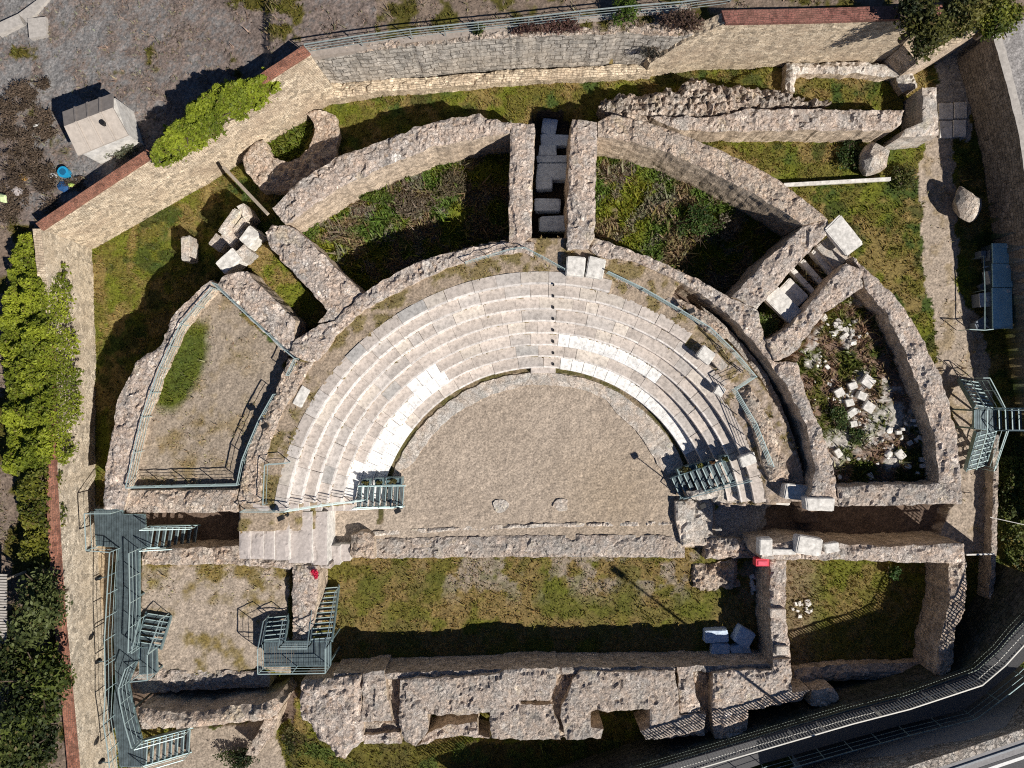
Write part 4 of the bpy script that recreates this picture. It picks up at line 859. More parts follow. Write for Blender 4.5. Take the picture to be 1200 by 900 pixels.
def planter(label, poly, zb, zt, c0, c1, seed, kd='planter'):
    W = [P(x, y, zt)[:2] for x, y in poly]; cx, cy = sum(p[0] for p in W) / 4, sum(p[1] for p in W) / 4
    root = empty('planter', (cx, cy, zb), label, 'planter', 'planters along the metal stairs')
    m = MB(); t = .035; inr = [(cx + (x - cx) * .86, cy + (y - cy) * .86) for x, y in W]
    for i in range(4):
        a, b, c, d = W[i], W[(i + 1) % 4], inr[(i + 1) % 4], inr[i]
        m.hexa([(*a, zb), (*b, zb), (*c, zb), (*d, zb)], [(*a, zt), (*b, zt), (*c, zt), (*d, zt)])
    m.prism(inr, zb, zt - .12); m.build('box', M_GALV, root)
    rx = max(abs(p[0] - cx) for p in W) * .85; ry = max(abs(p[1] - cy) for p in W) * .85
    leaf_part('foliage', root, 260, blob(cx, cy, zt + .05, rx, ry, .28, 4, seed, .3), .055, c0, c1, seed)
planter('long dark planted box at the foot of the right stair frame', [(793, 550), (813, 544), (816, 551), (796, 557)], .3, .95, (.03, .035, .01), (.10, .085, .02), 1)
planter('yellow green planted box, second from the foot of the right stair frame', [(815, 544), (827, 541), (829, 548), (817, 551)], .6, 1.3, (.10, .11, .02), (.22, .21, .04), 2)
planter('reddish brown planted box, third from the foot of the right stair frame', [(830, 540), (838, 538), (840, 545), (831, 547)], 1.0, 1.65, (.14, .06, .03), (.25, .14, .06), 3)
planter('olive planted box at the top of the right stair frame', [(845, 535), (853, 533), (855, 540), (846, 542)], 1.3, 2.05, (.07, .08, .02), (.16, .14, .04), 4)
planter('olive planted box, highest of three beside the left teal stair', [(425, 562), (433, 562), (433, 569), (424, 569)], 1.1, 1.75, (.08, .08, .02), (.2, .16, .05), 5)
planter('olive planted box, middle of three beside the left teal stair', [(439, 561), (448, 561), (449, 569), (439, 569)], .7, 1.4, (.08, .08, .02), (.2, .16, .05), 6)
planter('wide planted box, lowest of three beside the left teal stair', [(452, 560), (471, 560), (471, 568), (452, 568)], .2, .95, (.07, .07, .02), (.18, .14, .05), 7)

# ------------------------------------------------------------------ loose blocks and stones
def rock_mesh(seed, sub=3, flat=.6, ang=.35, amp=.2):
    bm = bmesh.new(); bmesh.ops.create_icosphere(bm, subdivisions=sub, radius=.5)
    rg = np.random.default_rng(seed); pl = [(rg.normal(0, 1, 3), rg.uniform(.26, .42)) for _ in range(9)]
    for v in bm.verts:
        c = v.co.copy()
        for nrm, d in pl:
            nn = Vector(nrm / np.linalg.norm(nrm)); e = c.dot(nn)
            if e > d: c -= nn * (e - d)
        k = float(fbm(np.array([c.x * 3 + seed]), np.array([c.y * 3 + c.z * 2]), 2, seed, 3)[0])
        v.co = c * (1 + (k - .5) * amp); v.co.z *= flat
    me = bpy.data.meshes.new('stone'); bm.to_mesh(me); bm.free(); return me
def block_mesh(seed, jit=.045):
    rg = random.Random(seed); bm = bmesh.new(); bmesh.ops.create_cube(bm, size=1.0)
    for v in bm.verts: v.co = Vector((v.co.x + rg.uniform(-jit, jit), v.co.y + rg.uniform(-jit, jit), v.co.z + rg.uniform(-jit, jit) * .5))
    bmesh.ops.bevel(bm, geom=bm.edges[:], offset=.05, segments=2, affect='EDGES')
    bmesh.ops.subdivide_edges(bm, edges=[e for e in bm.edges if e.calc_length() > .3], cuts=4, use_grid_fill=True)
    for v in bm.verts:
        k = float(fbm(np.array([v.co.x * 2 + seed * 3.1]), np.array([v.co.y * 2 + v.co.z * 1.7]), 2.2, seed, 3)[0]) - .5; v.co += v.co.normalized() * k * .05
    me = bpy.data.meshes.new('block'); bm.to_mesh(me); bm.free(); return me
def put_block(label, px, py, zt, sx, sy, h, rot, seed, mat=None, name='stone_block', cat='stone block', group=None, rock=False, tilt=0, ang=(0, 0)):
    me = rock_mesh(seed, 3, 1, .3) if rock else block_mesh(seed)
    me.materials.append(mat or M_WHT); o = bpy.data.objects.new(name, me); COL.objects.link(o)
    x, y, _ = P(px, py, zt); o.location = (x, y, zt - h / 2); o.scale = (sx, sy, h); o.rotation_euler = (R(ang[0]), R(ang[1]), R(rot))
    return tag(o, label, cat, group)
M_BOULD = rubble_mat('boulder_face', [(.42, .38, .35), (.52, .48, .45), (.48, .43, .39), (.57, .53, .5)], .45, mortar=(.25, .21, .18), mfac=.4, bs=.9, tint=(.36, .28, .22))
put_block('large pale boulder lying in the grass left of the paved strip', 1035, 180, 2.0, 1.75, 2.3, 1.7, -28, 3, M_BOULD, 'boulder', 'boulder', rock=True)
put_block('large cracked boulder half in shade beside the right edge', 1141, 233, 1.9, 1.7, 2.4, 1.7, 12, 8, M_BOULD, 'boulder', 'boulder', rock=True)
G = 'marble blocks at the head of the seats'
put_block('white marble block left of the pair above the top seats', 675, 311, 3.75, 1.0, 1.05, .75, -4, 21, group=G)
put_block('white marble block right of the pair above the top seats', 698, 314, 3.7, .95, 1.05, .7, -14, 22, group=G)
put_block('narrow white stone slab standing at the foot of the stepped passage', 668, 284, 1.96, .42, 1.3, .6, 0, 23)
for (lb, x, y, z, sx, sy, h, r) in [
    ('bright white slab on the gravel left of the seats', 353, 465, 3.3, .55, 1.05, .3, -28), ('bright white slab on the gravel above the right seats', 828, 416, 3.2, .85, .75, .35, -38),
    ('small white slab at the edge of the right seats by the bent railing', 844, 458, 2.75, .5, .55, .35, -30), ('white slab at the lower right end of the outermost seats', 877, 539, 2.5, .62, .85, .45, -70),
    ('pink slab lying under the slanting edge of the right gravel', 842, 424, 3.0, .5, 1.0, .25, 42)]:
    put_block(lb, x, y, z, sx, sy, h, r, int(x), group='loose slabs around the seats', mat=M_PALE if 'pink' in lb else M_WHT)
# stepped passage blocks
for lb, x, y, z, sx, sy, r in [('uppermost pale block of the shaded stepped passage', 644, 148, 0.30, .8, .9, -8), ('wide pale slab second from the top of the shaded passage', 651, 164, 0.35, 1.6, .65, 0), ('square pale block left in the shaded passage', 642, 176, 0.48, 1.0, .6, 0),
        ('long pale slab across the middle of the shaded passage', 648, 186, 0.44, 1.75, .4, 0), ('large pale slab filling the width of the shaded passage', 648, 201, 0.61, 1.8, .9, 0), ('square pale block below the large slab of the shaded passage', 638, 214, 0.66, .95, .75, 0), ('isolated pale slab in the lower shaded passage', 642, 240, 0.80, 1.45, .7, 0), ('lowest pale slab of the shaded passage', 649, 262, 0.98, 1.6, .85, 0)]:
    put_block(lb, x, y, z + .15, sx * 1.02, sy * 1.03, .7, r, int(y), group='blocks of the stepped passage', mat=M_SHADE_MARB)
# marble corridor
for lb, x, y, z, sx, sy, h, r in [('large grooved white slab at the outer end of the marble step corridor', 989, 276, 3.6, 1.15, 1.9, .4, 38), ('grooved white slab beside the grassy hollow of the marble corridor', 918, 357, 3.0, .95, 2.0, .5, 45),
        ('narrow marble step in the middle of the corridor', 942, 330, 2.35, .3, 1.9, .5, 43), ('narrow marble step in the shaded corridor', 953, 320, 2.3, .3, 1.9, .45, 41), ('upper narrow marble step in the corridor', 966, 308, 2.4, .35, 1.9, .5, 40), ('small grey slab with grass in the corridor', 930, 343, 2.55, .9, 1.4, .4, 44), ('brownish slab at the outer end of the marble corridor', 976, 296, 2.7, 1.0, 1.7, .4, 40)]:
    put_block(lb, x, y, z, sx, sy, h, r, int(x), group='marble steps of the corridor', mat=M_PALE if 'brown' in lb else M_WHT)
# ashlar heap at upper left
for i, (lb, x, y, z, sx, sy, h, r) in enumerate([('long lit block on the top left edge of the ashlar heap', 268, 259, 2.9, .45, 1.9, 1.2, -35), ('short grey block at the head of the ashlar heap', 285, 247, 2.7, .55, 1.0, 1.0, 30), ('shaded slab in the middle of the ashlar heap', 272, 274, 2.4, 1.2, 1.4, .8, -40), ('lit grooved slab on the right of the ashlar heap', 292, 277, 3.0, .95, 1.25, .9, -40), ('low shaded slab at the left of the ashlar heap', 254, 284, 2.3, 1.0, .9, .9, -35),
        ('lit block at the bottom of the ashlar heap', 284, 296, 3.2, .8, .9, .8, -45), ('pale slab at the foot of the ashlar heap by the terrace corner', 267, 306, 3.5, 1.0, 1.5, .7, -50), ('narrow shaded block in the ashlar heap', 281, 264, 2.5, .5, 1.1, .8, -40), ('grey upright block between ashlar heap and curved wall', 320, 277, 3.2, .35, 1.0, 1.0, 25)]):
    put_block(lb, x, y, z - .7, sx * .8, sy * .85, h + .8, r, 50 + i, M_WHT if i in (3, 6) else M_PALE, group='ashlar heap blocks')
put_block('narrow short block stump left of the ashlar heap', 217, 291, 1.3, .5, 1.4, 1.2, 0, 71, M_PALE)
# parodos marble blocks
for lb, x, y, z, sx, sy, h, r in [('white carved block on the passage wall with a hollow beside it', 898, 641, 3.4, .7, .9, .6, 0), ('dark framed white block on the passage wall', 918, 647, 3.3, 1.3, .3, .4, 0), ('large white wedge block on the passage wall', 949, 640, 3.5, 1.4, .95, .6, -8), ('small white fragment on the passage wall', 975, 642, 3.35, .8, .5, .4, 10),
        ('white block overhanging the brown passage on its upper side', 962, 591, 3.7, 1.5, .7, .7, 0), ('jagged white block beside the brown passage', 913, 583, 1.34, 1.3, .8, .8, -5), ('grey slab between the jagged block and the white block', 935, 577, 2.9, 1.4, .8, .8, -6), ('pale slab on top of the stage side wall', 912, 719, 2.6, .85, .5, .4, 0), ('pale block on the lower stage side wall', 917, 763, 2.55, .7, .5, .4, 0)]:
    put_block(lb, x, y, z, sx, sy, h, r, int(x) + int(y), group='loose white blocks by the passage', mat=M_WHT if 'pale' not in lb else M_PALE)
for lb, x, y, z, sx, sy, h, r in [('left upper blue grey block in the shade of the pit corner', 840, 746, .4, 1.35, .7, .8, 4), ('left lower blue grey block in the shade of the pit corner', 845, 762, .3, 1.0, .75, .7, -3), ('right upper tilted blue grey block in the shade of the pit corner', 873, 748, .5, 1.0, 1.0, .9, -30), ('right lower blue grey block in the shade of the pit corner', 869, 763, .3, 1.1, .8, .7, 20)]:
    put_block(lb, x, y, z, sx, sy, h, r, int(x), group='blocks in the shaded pit corner', mat=M_SHADE_MARB)
# cell of scattered stones
Gs = 'squared stones set out in the right cell'
for lb, x, y, s, r in [('largest squared white stone in the right cell', 1018, 447, .8, -35), ('rounded white stone just left of the largest squared one', 1000, 452, .55, 20), ('squared white stone furthest left of the set out group', 984, 460, .62, 30), ('squared white stone in the middle of the set out group', 1011, 464, .55, -25),
        ('small white stone below the leftmost squared stone', 996, 472, .55, 15), ('lower squared white stone of the set out group', 1019, 477, .72, -35), ('long white stone at the bottom left of the set out group', 998, 485, .8, 35), ('pale stone under the set out group', 1001, 497, .45, 10)]:
    put_block(lb, x, y, 2.5, s * .84, s * (.45 if 'long' in lb else .72), .4, r, int(x + y), group=Gs, mat=M_WHT)
for i, (x, y, s) in enumerate([(1045, 504, .55), (1054, 507, .35), (1063, 497, .35), (1071, 493, .3), (1075, 499, .35), (1059, 503, .3), (1058, 513, .35), (1067, 519, .3), (1075, 516, .38), (1079, 513, .3), (1042, 532, .6), (1056, 533, .6), (1066, 547, .45), (1083, 539, .4), (1077, 555, .35), (1021, 558, .4), (1007, 538, .25), (970, 430, .3), (946, 425, .35), (1082, 546, .3), (985, 560, .4), (983, 531, .5), (995, 537, .45)]):
    put_block('rough white stone among the scattered ones in the right cell', x, y, 2.4, s * .9, s * random.uniform(.55, .85), s * .6, random.uniform(0, 180), 200 + i, rock=(i % 2 == 0), name='loose_stone', cat='loose stone', group='rough stones scattered in the right cell')
protos = [block_mesh(300 + i, .2) for i in range(5)]
for p in protos: p.materials.append(M_WHT)
def scatter(label, group, n, fx, s0, s1, zt, name='loose_stone', mat=None):
    for i in range(n):
        px, py = fx(); s = random.uniform(s0, s1)
        o = bpy.data.objects.new(name, random.choice(protos)); COL.objects.link(o)
        x, y, _ = P(px, py, zt); o.location = (x, y, (zt if zt is not None else 0) + s * .15); o.scale = (s, s * random.uniform(.5, .9), s * .6); o.rotation_euler = (random.uniform(-.4, .4), random.uniform(-.4, .4), random.uniform(0, 3.1)); tag(o, label, 'loose stone', group)
scatter('small white rubble stone in the heap at the top of the right cell', 'heaped stones at the top of the right cell', 26, lambda: (random.gauss(985, 9), random.gauss(385, 7.5)), .14, .34, 2.2)
scatter('small pale stone strewn along the white streak of the right cell', 'strewn stones in the right cell', 46, lambda: (lambda t: (960 + 85 * t + random.gauss(0, 6), 430 + 100 * t + random.gauss(0, 14)))(random.random()), .08, .2, 2.2)
scatter('small rubble stone in the shaded top corner of the pit', 'rubble stones in the pit corner', 16, lambda: (random.uniform(878, 892), random.uniform(672, 700)), .15, .3, -.15)
scatter('pale stone of the rubble line beside the stage side wall', 'rubble stones of the east room', 14, lambda: (random.uniform(922, 955), random.uniform(704, 722)), .12, .32, .15)

# ------------------------------------------------------------------ hut, container, beams, red things, litter, lamps
ht = empty('hut', P(105, 150, 5), 'small concrete hut with a two part grey roof on the gravel', 'hut')
ZR = 6.3; ZG = 3.6
A = [P(75, 148, ZR), P(132, 126, ZR), P(150, 158, 5.8), P(91, 182, 5.8)]
Bk = [P(73, 131, 6.0), P(132, 109, 6.0), P(132, 126, ZR), P(75, 148, ZR)]
body = [P(75, 134, 6.0), P(131, 112, 6.0), P(147, 156, 5.8), P(92, 178, 5.8)]
m = MB(); m.prism([p[:2] for p in body], ZG - .4, 5.7); m.build('wall', plain_mat('hut_render', (.62, .60, .57), .9, 0, .35, 3, .2, .4), ht)
def plate(name, q, mat, seams, parent, dz=.1):
    m = MB(); m.hexa([(x, y, z - dz) for x, y, z in q], q); o = m.build(name, mat, parent)
    for k in range(1, seams):
        f = k / seams; a = Vector(q[0]).lerp(Vector(q[1]), f); b = Vector(q[3]).lerp(Vector(q[2]), f)
        s = MB(); s.bar(a + Vector((0, 0, .02)), b + Vector((0, 0, .02)), .09, .07); s.build('seam', mat, o)
def ccw(q): return q if sum(q[i - 1][0] * q[i][1] - q[i][0] * q[i - 1][1] for i in range(4)) > 0 else [q[1], q[0], q[3], q[2]]
plate('roof', ccw(A), plain_mat('roof_light', (.44, .39, .345), .85, 0, .18, 4, .2), 4, ht); plate('roof', ccw(Bk), plain_mat('roof_dark', (.24, .215, .20), .85, 0, .2, 4, .2), 4, ht)
vp = P(122, 145, 6.1); m = MB(); m.cyl((vp[0], vp[1], 5.8), (vp[0], vp[1], 6.3), .13, .13, 12); m.build('vent', M_DARK, ht)
m = MB(); m.prism([P(34, 23, 3.7), P(55, 21, 3.7), P(56, 43, 3.7), P(36, 46, 3.7)], 3.0, 3.82); tag(m.build('concrete_slab', M_CONC), 'square pale concrete slab at the top left corner of the gravel', 'concrete slab')
m = MB(); m.prism([P(0, 34, 3.3), P(28, 21, 3.3), P(33, 32, 3.3), P(0, 42, 3.6)], 3.0, 3.74); m.prism([P(28, 21, 3.3), P(62, -4, 3.3), P(70, -4, 3.3), P(34, 28, 3.6)], 3.0, 3.74); m.prism([P(-90, 55, 3.3), P(0, 34, 3.3), P(0, 42, 3.3), P(-90, 66, 3.6)], 3.0, 3.74)
tag(m.build('path', M_CONC), kind='structure')

cb = empty('site_container', P(1174, 335, 0), 'long low teal metal container with three roof panels by the right wall', 'container')
m = MB(); m.prism([P(1164, 286, 1.4), P(1185, 286, 1.4), P(1186, 384, 1.4), P(1165, 384, 1.4)], .35, 1.38); m.build('body', plain_mat('container_side', (.06, .09, .11), .5, .2), cb)
for ya, yb in ((285, 308), (308.6, 336.5), (337.2, 385)):
    m = MB(); m.prism([P(1163, ya, 1.5), P(1186, ya, 1.5), P(1187, yb, 1.5), P(1164, yb, 1.5)], 1.4, 1.5); o = m.build('roof_panel', M_TEAL, cb, .02)
    k = MB(); p = P(1182, ya + 4, 1.55); k.cyl((p[0], p[1], 1.49), (p[0], p[1], 1.58), .09, .09, 10); k.build('roof_vent', M_WHT, o)
Gj = 'gear stored beside the teal container'
def gear(name, label, cat, px, py, z, parts):
    x, y, _ = P(px, py, z); root = empty(name, (x, y, z), label, cat, Gj)
    for nm, mt, bl in parts:
        m = MB()
        for (cx, cy, cz, sx, sy, sz, r) in bl: m.box((x + cx, y + cy, z + cz), sx, sy, sz, R(r))
        m.build(nm, mt, root, .015)
M_PLA = plain_mat('grey_plastic', (.16, .19, .23), .6, 0, .2); M_PL2 = plain_mat('pale_plastic', (.42, .44, .47), .6, 0, .2)
gear('storage_crate', 'square grey crate with a small lid beside the teal container', 'crate', 1146, 353, .4, [('body', M_PLA, [(0, 0, .35, .75, .75, .7, 4)]), ('lid', M_PL2, [(0, 0, .73, .8, .8, .06, 4), (.1, .05, .8, .3, .3, .08, 10)])])
gear('storage_box', 'small grey box between the square crate and the teal container', 'box', 1158, 356, .4, [('body', M_PLA, [(0, 0, .3, .32, .36, .6, 0)]), ('lid', M_PL2, [(0, 0, .62, .35, .39, .05, 0)])])
gear('folding_sign', 'pale wedge shaped board leaning among the gear by the container', 'board', 1151, 329, .4, [('board', M_PL2, [(0, .1, .5, .22, .75, .5, 12)]), ('foot', M_PLA, [(-.05, -.35, .15, .5, .35, .3, 30)])])
gear('tarpaulin_heap', 'folded grey cover heaped at the lower end of the gear', 'cover', 1146, 381, .4, [('cover', M_PLA, [(0, 0, .25, .95, .5, .5, 20), (-.1, .15, .45, .7, .4, .2, 30)]), ('strap', M_PL2, [(.2, -.15, .57, .08, .4, .03, 55)])])
gear('machine', 'pale machine housing at the upper end of the gear by the container', 'machine', 1154, 302, .4, [('housing', M_PLA, [(0, 0, .4, .5, .6, .8, 0), (-.45, .1, .3, .3, .4, .6, 0)]), ('handle', M_PL2, [(-.1, -.6, .6, .8, .09, .07, 8), (.2, -.55, .5, .3, .14, .2, 0)])])
rail('railing', [(1136, 386), (1154, 387), (1187, 383)], .5, 1.5, 'short railing across the lower end of the teal container', posts=1.3, mids=0)
rail('railing', [(1153, 300), (1154, 340), (1154, 387)], .5, 1.5, 'railing running between the gear and the teal container', posts=1.6, mids=0, mat=M_GALV)

def beam(label, a, za, b, zb, w, mat, name='beam'):
    m = MB(); m.bar(P(*a, za), P(*b, zb), w); tag(m.build(name, mat, None, .01), label, name)
beam('thin pale beam lying across the right lawn', (918, 217), 1.1, (1043, 210), .95, .2, M_WHT)
beam('thin pale beam leaning from the diagonal wall toward the curved wall', (262, 196), 2.2, (314, 251), 3.0, .17, M_WOOD)
beam('short pale bar spanning the gap right of the end wall', (1132, 650), 2.6, (1165, 649), 2.6, .09, M_WHT, 'bar')
beam('thin pale cable stretched to the right edge below the creeper', (1160, 606), 2.3, (1210, 617), 2.6, .04, M_WHT, 'cable')
beam('small grey bar jutting toward the road railing at the right edge', (1178, 741), 2.0, (1197, 750), 2.0, .18, M_CONC, 'bar')
rb = empty('box', P(893, 660, 2.3), 'flat bright red box on the end of the stage side wall', 'box')
m = MB(); m.prism([P(886, 655, 2.75), P(902, 655, 2.75), P(902, 664, 2.75), P(886, 664, 2.75)], 2.2, 2.7); m.build('body', M_RED, rb, .02)
m = MB(); m.prism([P(889, 658, 2.8), P(900, 658, 2.8), P(900, 663, 2.8), P(889, 663, 2.8)], 2.705, 2.74); m.build('lid', plain_mat('red_lid', (.75, .08, .14), .4), rb, .01)
fl = empty('flowering_plant', P(370, 672, 2), 'bright red bougainvillea like clump at the foot of the slab staircase', 'plant')
cxy = P(370, 672, 2.0); leaf_part('blossom', fl, 420, blob(cxy[0], cxy[1], 2.1, .28, .36, .3, 4, 77, .2), .06, (.55, .01, .05), (.75, .03, .10), 1); branches(fl, (cxy[0], cxy[1], 1.7), .25, .4, 5, 4)
def lamp(label, px, py, zb, h, grp):
    """px,py: base at zb"""
    x, y, _ = P(px, py, zb); root = empty('floodlight', (x, y, zb), label, 'floodlight', grp)
    m = MB(); m.cyl((x, y, zb - .1), (x, y, zb + h), .035, .03, 8); m.build('pole', M_DARK, root)
    m = MB(); m.box((x, y, zb + h + .08), .34, .26, .2, .4); m.build('lamp_head', M_DARK, root, .02)
    m = MB(); m.cyl((x, y, zb - .05), (x, y, zb + .05), .13, .13, 10); m.build('base', M_DARK, root)
lamp('floodlight pole at the right end of the orchestra', 808, 583, .7, 2.7, 'floodlights around the seating')
lamp('floodlight pole at the foot of the small left stair', 470, 594, 0, 1.2, 'floodlights around the seating')
lamp('small floodlight on the wall right of the sandy terrace', 316, 498, 3.2, .7, 'floodlights around the seating')
lamp('small floodlight standing by the gravel at the top right seats', 806, 366, 3.1, .7, 'floodlights around the seating')
lamp('floodlight at the corner of the left stone staircase', 336, 603, 2.9, .9, 'floodlights around the seating')
for lb, x, y in (('upper spotlight on a bent arm beside the walkway', 116, 677), ('middle spotlight on a bent arm beside the walkway', 116, 774), ('lower spotlight on a bent arm beside the walkway', 120, 891)):
    a = P(x + 17, y - 5, 2.2); b = P(x, y, 2.6); root = empty('spotlight', a, lb, 'spotlight', 'spotlights along the walkway')
    m = MB(); m.bar((a[0], a[1], 1.2), (a[0], a[1], 2.9), .04); m.bar((a[0], a[1], 2.9), (b[0], b[1], 2.75), .035); m.build('arm', M_GALV, root)
    m = MB(); m.cyl((b[0], b[1], 2.55), (b[0], b[1], 2.85), .14, .1, 10); m.build('lamp_head', M_DARK, root)
# litter by the hut
def crumple(label, cat, name, px, py, z, s, col, seed, flat=.5):
    me = rock_mesh(seed, 3, flat, .5, .9); me.materials.append(plain_mat(name + '_%d' % seed, col, .5, 0, .3, 6)); o = bpy.data.objects.new(name, me); COL.objects.link(o); x, y, _ = P(px, py, z); o.location = (x, y, z + s * .2); o.scale = (s, s * .8, s); tag(o, label, cat)
tb = empty('plastic_tub', P(75, 202, 3.5), 'bright blue plastic tub thrown among dry brush below the hut', 'tub')
p = P(75, 202, 3.9); m = MB(); m.cyl((p[0], p[1], 3.4), (p[0], p[1], 4.0), .24, .3, 14); m.build('body', plain_mat('blue_plastic', (.02, .30, .55), .4, 0, .15), tb); m = MB(); m.cyl((p[0], p[1], 4.0), (p[0], p[1], 4.03), .17, .17, 12); m.build('opening_disc', plain_mat('tub_inside', (.01, .12, .25), .6), tb)  # tub is solid; darker disc on top paints the shade of its hollow
crumple('crumpled white and green bag at the left edge below the hut', 'bag', 'litter_bag', 4, 233, 3.6, .8, (.55, .65, .35), 5); crumple('grey white sheet of litter beside the blue tub', 'litter', 'litter_sheet', 61, 207, 3.6, .6, (.55, .55, .54), 6, .3)
crumple('dirty orange bag in the dry brush left of the blue tub', 'bag', 'litter_bag', 27, 209, 3.5, .55, (.35, .20, .05), 7); crumple('crumpled pale bag in the dry brush below the orange bag', 'bag', 'litter_bag', 23, 224, 3.5, .65, (.42, .38, .37), 8, .35)
crumple('small white bag lying on gravel left of the hut', 'bag', 'litter_bag', 44, 148, 3.5, .4, (.7, .7, .68), 9); crumple('small white bag left of the hut near its shadow', 'bag', 'litter_bag', 32, 113, 3.3, .32, (.7, .7, .68), 10); crumple('blue crumpled sheet against the brick coping below the hut', 'litter', 'litter_sheet', 76, 220, 3.6, .75, (.03, .10, .25), 11, .3)
crumple('lime green bag against the brick coping below the hut', 'bag', 'litter_bag', 85, 217, 3.8, .4, (.4, .5, .12), 12)

# ------------------------------------------------------------------ vegetation
def mat_plant(label, poly, zf, h, n, size, c0, c1, name, cat, seed, droop=0):
    """creeper spread over an area: polygon in survey units at zf"""
    W = [P(x, y, zf + h)[:2] for x, y in poly]; cx = sum(p[0] for p in W) / len(W); cy = sum(p[1] for p in W) / len(W)
    root = empty(name, (cx, cy, zf), label, cat); xs, ys = [p[0] for p in W], [p[1] for p in W]
    Wa = np.array(resample([(*p, 0) for p in W], .3))
    def f(n):
        x = RNG.uniform(min(xs) - .2, max(xs) + .2, n * 4); y = RNG.uniform(min(ys) - .2, max(ys) + .2, n * 4)
        k = inside(x + (fbm(x, y, 1.6, seed, 3) - .5) * .9, y + (fbm(x, y, 1.6, seed + 4, 3) - .5) * .9, W); x, y = x[k][:n], y[k][:n]
        d = np.full(len(x), 1e9)
        for b in Wa: d = np.minimum(d, (x - b[0]) ** 2 + (y - b[1]) ** 2)
        d = np.sqrt(d); top = zf + h * (sm(-.1, .55, d) * (.35 + .85 * fbm(x, y, 1.3, seed + 7, 4)) + .35 * (fbm(x, y, 2.6, seed + 9, 2) - .5))
        return np.stack([x, y, top - droop * (1 - sm(0, .8, d)) - RNG.exponential(.12, len(x))], 1)
    leaf_part('foliage', root, n, f, size, c0, c1, seed)
    m = MB()
    for i in range(14):
        k = random.randrange(len(W)); a = Vector((*W[k], zf)).lerp(Vector((cx, cy, zf)), .2); b = Vector((*W[random.randrange(len(W))], zf + h * .3)).lerp(Vector((cx, cy, zf + h * .5)), .35); m.cyl(a, b, .04, .02, 5)
    m.build('stem', M_BARK, root)
IV0, IV1 = (.11, .15, .015), (.33, .39, .035)
mat_plant('bright lime green creeper tumbling over the diagonal wall beside its shadow', [(160, 174), (178, 148), (206, 116), (242, 86), (300, 71), (314, 78), (298, 101), (268, 126), (234, 148), (198, 168), (158, 185)], 5.6, 1.4, 21000, .092, IV0, IV1, 'creeper', 'creeper', 5, .3)
mat_plant('broad bright green creeper covering the left wall from its corner down', [(8, 262), (28, 258), (42, 290), (54, 330), (64, 390), (68, 440), (66, 500), (56, 545), (40, 555), (10, 570), (-12, 560), (-10, 470), (-20, 400), (-10, 320)], 3.2, 1.5, 36000, .092, (.12, .155, .015), (.34, .39, .035), 'creeper', 'creeper', 8, .5)
mat_plant('yellow green shrub mass on the left wall below the big creeper', [(4, 540), (48, 545), (52, 590), (50, 640), (50, 668), (12, 668), (8, 610)], 3.3, 1.3, 4500, .12, (.04, .06, .01), (.20, .20, .025), 'shrub_bank', 'shrub', 12, .2)
def tree(label, px, py, zb, ztop, r, n, size, c0, c1, seed, ry=None, lumps=9, group='trees on the lower left edge'):
    zc = (zb + ztop) / 2 + .4; x, y, _ = P(px, py, zc); root = empty('tree', (x, y, zb), label, 'tree', group); rg = random.Random(seed)
    m = MB(); top = Vector((x + .2, y + .1, zc)); m.cyl((x, y, zb - .2), top, .2, .12, 9)
    for i in range(8):
        a = i / 8 * 6.28 + rg.random(); e = Vector((x + math.cos(a) * r * .75, y + math.sin(a) * (ry or r) * .75, zc + rg.uniform(-.2, .8) * (ztop - zc))); m.cyl(Vector((x, y, zb)).lerp(top, rg.uniform(.6, 1)), e, .08, .02, 6)
    m.build('trunk', M_BARK, root)
    leaf_part('crown', root, n, blob(x, y, zc, r, ry or r, (ztop - zb) * .45, lumps, seed, .45), size, c0, c1, seed)
DK0, DK1 = (.02, .033, .01), (.11, .135, .032)
tree('dark bushy tree overhanging the brick coping at left', 46, 705, 3.2, 6.2, 1.75, 5625, .135, DK0, (.12, .145, .045), 31, 2.2, 12)
tree('dark evergreen tree in the lower left corner beside the coping', 42, 800, 3.2, 6.6, 1.9, 6000, .135, DK0, (.11, .14, .025), 32, 2.3, 12)
tree('very dark evergreen tree at the bottom left corner', 32, 878, 3.2, 6.4, 2.0, 6000, .135, DK0, DK1, 33, 1.9, 12)
tree('dark tree half cut by the left edge under the striped roof', 6, 775, 3.2, 6.0, 1.3, 3375, .135, DK0, DK1, 34, 1.9, 9)
shrub('yellowish light shrub growing out of the dark tree beside the coping', 53, 782, 4.6, .7, .6, 1.0, 900, .09, (.10, .11, .015), (.25, .24, .03), seed=35)
OL0, OL1 = (.03, .045, .01), (.115, .115, .025)
tree('dark olive bush overhanging the beige wall at the top right', 1078, 28, 5.4, 7.6, 1.6, 6000, .11, (.015, .025, .008), OL1, 41, 1.5, 10, 'trees on the top right edge')
tree('sunlit olive bush in the top right corner above the stairs', 1118, 22, 3.4, 6.8, 1.6, 6000, .11, OL0, (.16, .15, .035), 42, 1.3, 10, 'trees on the top right edge')
tree('bright yellow green bush at the top right corner beside the road', 1172, 22, 3.4, 6.0, 1.5, 5500, .11, (.05, .075, .01), (.24, .25, .03), 43, 1.3, 9, 'trees on the top right edge')
